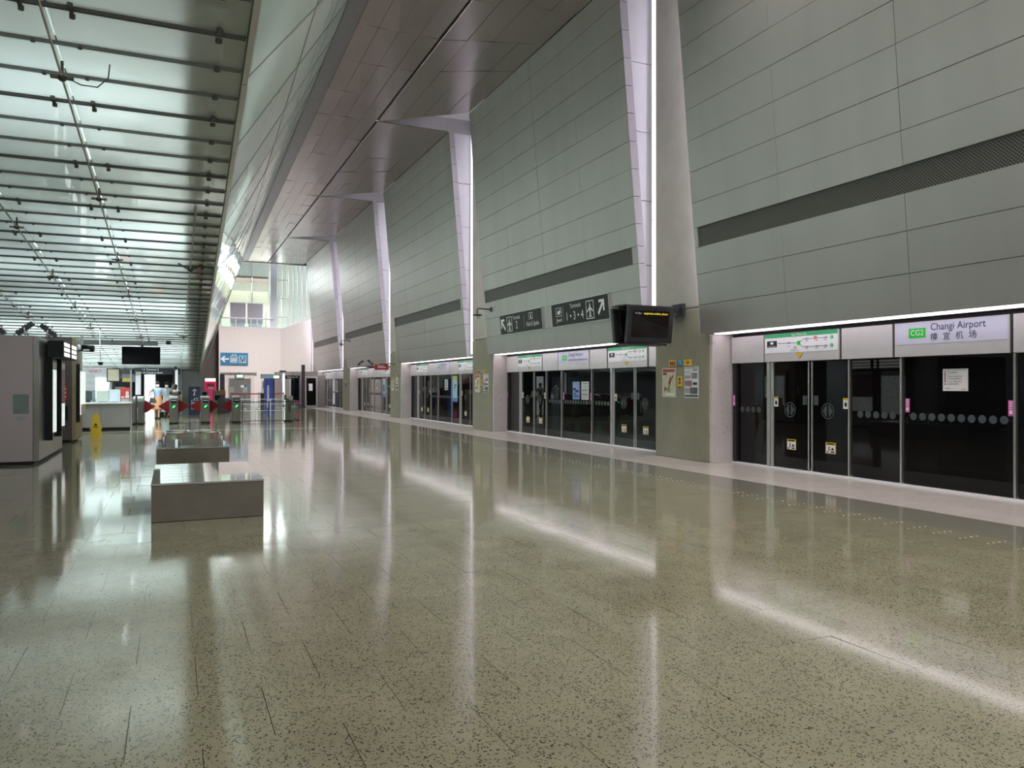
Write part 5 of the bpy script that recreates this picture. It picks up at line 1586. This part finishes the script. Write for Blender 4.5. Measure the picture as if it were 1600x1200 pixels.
def person(label, x, y, h, face, pose, top, bottom, skirt, extra=None):
    """face: +1 looks towards the camera, -1 walks away"""
    t = thing('person', label, 'person', (x, y, 0))
    s = h / 1.7
    P = lambda a, b, c: (x + a * s, y - face * b * s, c * s)
    hL, hR = pose.get('hl', (.28, .06, .80)), pose.get('hr', (-.28, .06, .80))
    eL, eR = pose.get('el', (.25, -.03, 1.07)), pose.get('er', (-.25, -.03, 1.07))
    fL, fR = pose.get('fl', (.09, .12, .06)), pose.get('fr', (-.09, -.12, .06))
    kL, kR = pose.get('kl', (.09, .12, .48)), pose.get('kr', (-.09, -.02, .48))
    V = [(0, 0, .92), (0, 0, 1.08), (0, 0, 1.25), (0, 0, 1.38), (0, .01, 1.46), (0, .03, 1.56), (0, .02, 1.66),
         (.16, 0, 1.37), eL, hL, (-.16, 0, 1.37), eR, hR,
         (.09, 0, .86), kL, fL, (fL[0], fL[1] + .17, .035), (-.09, 0, .86), kR, fR, (fR[0], fR[1] + .17, .035)]
    E_ = [(0, 1), (1, 2), (2, 3), (3, 4), (4, 5), (5, 6), (3, 7), (7, 8), (8, 9), (3, 10), (10, 11), (11, 12), (0, 13), (13, 14), (14, 15), (15, 16), (0, 17), (17, 18), (18, 19), (19, 20)]
    Rr = [.14, .115, .13, .10, .052, .082, .07, .06, .042, .03, .06, .042, .03, .085, .055, .04, .03, .085, .055, .04, .03]
    # hands: palm and five fingers on each side
    for hi, sd in ((9, 1), (12, -1)):
        hx, hy, hz = V[hi]
        b = len(V)
        V.append((hx + .0, hy + .02, hz - .07)); Rr.append(.024); E_.append((hi, b))
        for f in range(4):
            o = (f - 1.5) * .019
            ln = (.075, .09, .085, .065)[f]
            V.append((hx + .006 * sd, hy + .02 + o, hz - .07 - ln * .55)); Rr.append(.0095)
            V.append((hx - .008 * sd, hy + .025 + o, hz - .07 - ln)); Rr.append(.008)
            E_ += [(b, b + 1 + 2 * f), (b + 1 + 2 * f, b + 2 + 2 * f)]
        k = len(V)
        V.append((hx, hy + .06, hz - .06)); Rr.append(.011); E_.append((b, k))
        V.append((hx, hy + .075, hz - .09)); Rr.append(.009); E_.append((k, k + 1))
    skin_mesh('body', [P(*v) for v in V], E_, [r * s for r in Rr], m_skin, t)
    # face
    q = B()
    for sx in (-1, 1):
        q.ball(P(sx * .03, .105, 1.595), .011 * s, 8, 6)
    q.ob('eyes', m_ink, t)
    B().ball(P(0, .118, 1.57), .016 * s, 8, 6, .8, 1, 1.5).ob('nose', m_skin, t)
    B().box(P(-.075, 0, 0)[0], P(.075, 0, 0)[0], *sorted((P(0, .128, 0)[1], P(0, .06, 0)[1])), 1.495 * s, 1.56 * s).ob('face_mask', m_signw, t, bevel=.02)
    # hair cap
    B().ball(P(0, -.005, 1.645), .105 * s, 14, 10, .95, 1.05, .85).ball(P(0, -.05, 1.57), .085 * s, 12, 8, 1, .8, 1.3).ob('hair', m_hair, t)
    # clothes: shirt with sleeves
    Vs = [(0, 0, .93), (0, 0, 1.08), (0, 0, 1.25), (0, 0, 1.38), (.17, 0, 1.37), tuple((a + b) / 2 for a, b in zip((.17, 0, 1.37), eL)), (-.17, 0, 1.37), tuple((a + b) / 2 for a, b in zip((-.17, 0, 1.37), eR))]
    Es = [(0, 1), (1, 2), (2, 3), (3, 4), (4, 5), (3, 6), (6, 7)]
    skin_mesh('shirt', [P(*v) for v in Vs], Es, [r * s for r in (.165, .145, .155, .125, .08, .07, .08, .07)], top, t)
    if skirt:
        hem, wd = skirt
        B().lathe(P(0, 0, 0), [(wd * s, hem * s), (wd * .93 * s, (hem + .1) * s), (.19 * s, .85 * s), (.165 * s, 1.0 * s), (.14 * s, 1.03 * s)], 18).ob('skirt', bottom, t)
    else:
        Vt = [(0, 0, .95), (.09, 0, .86), kL, (fL[0], fL[1], .09), (-.09, 0, .86), kR, (fR[0], fR[1], .09)]
        skin_mesh('trousers', [P(*v) for v in Vt], [(0, 1), (1, 2), (2, 3), (0, 4), (4, 5), (5, 6)], [r * s for r in (.15, .105, .078, .062, .105, .078, .062)], bottom, t)
    for f in (fL, fR):
        a, b = P(f[0], f[1] - .04, 0), P(f[0], f[1] + .2, 0)
        q = B().ball(((a[0] + b[0]) / 2, (a[1] + b[1]) / 2, .05 * s), .13 * s, 12, 8, .36, 1, .38)
        q.ob('shoe', m_ink, t)
    if extra:
        extra(t, P, s)
    return t


def bag(t, P, s):
    B().hexa([P(-.36, .1, .72), P(-.02, .1, .76), P(-.02, .2, .76), P(-.36, .2, .72), P(-.3, .12, .98), P(-.1, .12, .96), P(-.1, .18, .96), P(-.3, .18, .98)]).ob('shoulder_bag', m_ink, t, bevel=.02)
    B().tube([P(-.28, .15, .97), P(-.17, .1, 1.4), P(-.12, .14, .97)], .012, 6).ob('bag_strap', m_ink, t)


def backpack(t, P, s):
    B().hexa([P(-.14, -.14, .98), P(.14, -.14, .98), P(.14, -.27, .98), P(-.14, -.27, .98), P(-.12, -.14, 1.38), P(.12, -.14, 1.38), P(.12, -.24, 1.36), P(-.12, -.24, 1.36)]).ob('backpack', m_ink, t, bevel=.03)


def tote(t, P, s):
    B().hexa([P(.14, .08, .75), P(.36, .08, .75), P(.36, .16, .75), P(.14, .16, .75), P(.15, .09, 1.02), P(.35, .09, 1.02), P(.35, .15, 1.02), P(.15, .15, 1.02)]).ob('white_bag', m_signw, t)
    B().tube([P(.2, .12, 1.02), P(.25, .1, 1.12), P(.3, .12, 1.02)], .008, 6).ob('bag_handle', m_signw, t)


m_blouse = M('cloth_sky', (.30, .42, .62), .8)
m_tan = M('cloth_tan', (.50, .25, .13), .8)
m_dress = M('cloth_greyblue', (.33, .40, .47), .8)
m_gsh = M('cloth_grey', (.38, .38, .38), .8)
m_dk = M('cloth_black', (.02, .018, .02), .8)
person('person walking in a sky blue blouse and tan skirt with a black bag', -.66, 39.9, 1.76, 1,
       {'hr': (-.34, .1, 1.12), 'er': (-.30, .02, 1.25), 'fl': (.05, .14, .06), 'fr': (-.08, -.16, .08), 'kl': (.06, .16, .48)}, m_blouse, m_tan, (.42, .23), bag)
person('person in a long grey blue dress behind the red gate flap, holding a white bag', -.28, 42.2, 1.74, 1, {}, m_dress, m_dress, (.25, .27), tote)
person('person in a grey shirt and dark trousers wearing a white face mask', .02, 43.6, 1.72, 1, {}, m_gsh, m_dk, None)
person('person in black standing just behind a fare gate with a green arrow', .1, 36.9, 1.63, -1, {'fl': (.09, .05, .06), 'fr': (-.09, -.02, .06), 'kl': (.09, .05, .48)}, m_dk, m_dk, None, backpack)

# ------------------------------------------------------------------ lettering: curves to meshes
bpy.context.view_layer.update()
dg = bpy.context.evaluated_depsgraph_get()
done = {}
for o in [o for o in SC.objects if o.type == 'FONT']:
    me = done.get(o.data.name)
    if me is None:
        me = bpy.data.meshes.new_from_object(o.evaluated_get(dg))
        me.name = 'lettering'
        if not me.materials: me.materials.append(o.data.materials[0])
        done[o.data.name] = me
    n = bpy.data.objects.new('lettering', me)
    COL.objects.link(n)
    n.parent = o.parent
    n.matrix_local = o.matrix_local.copy()
    bpy.data.objects.remove(o)
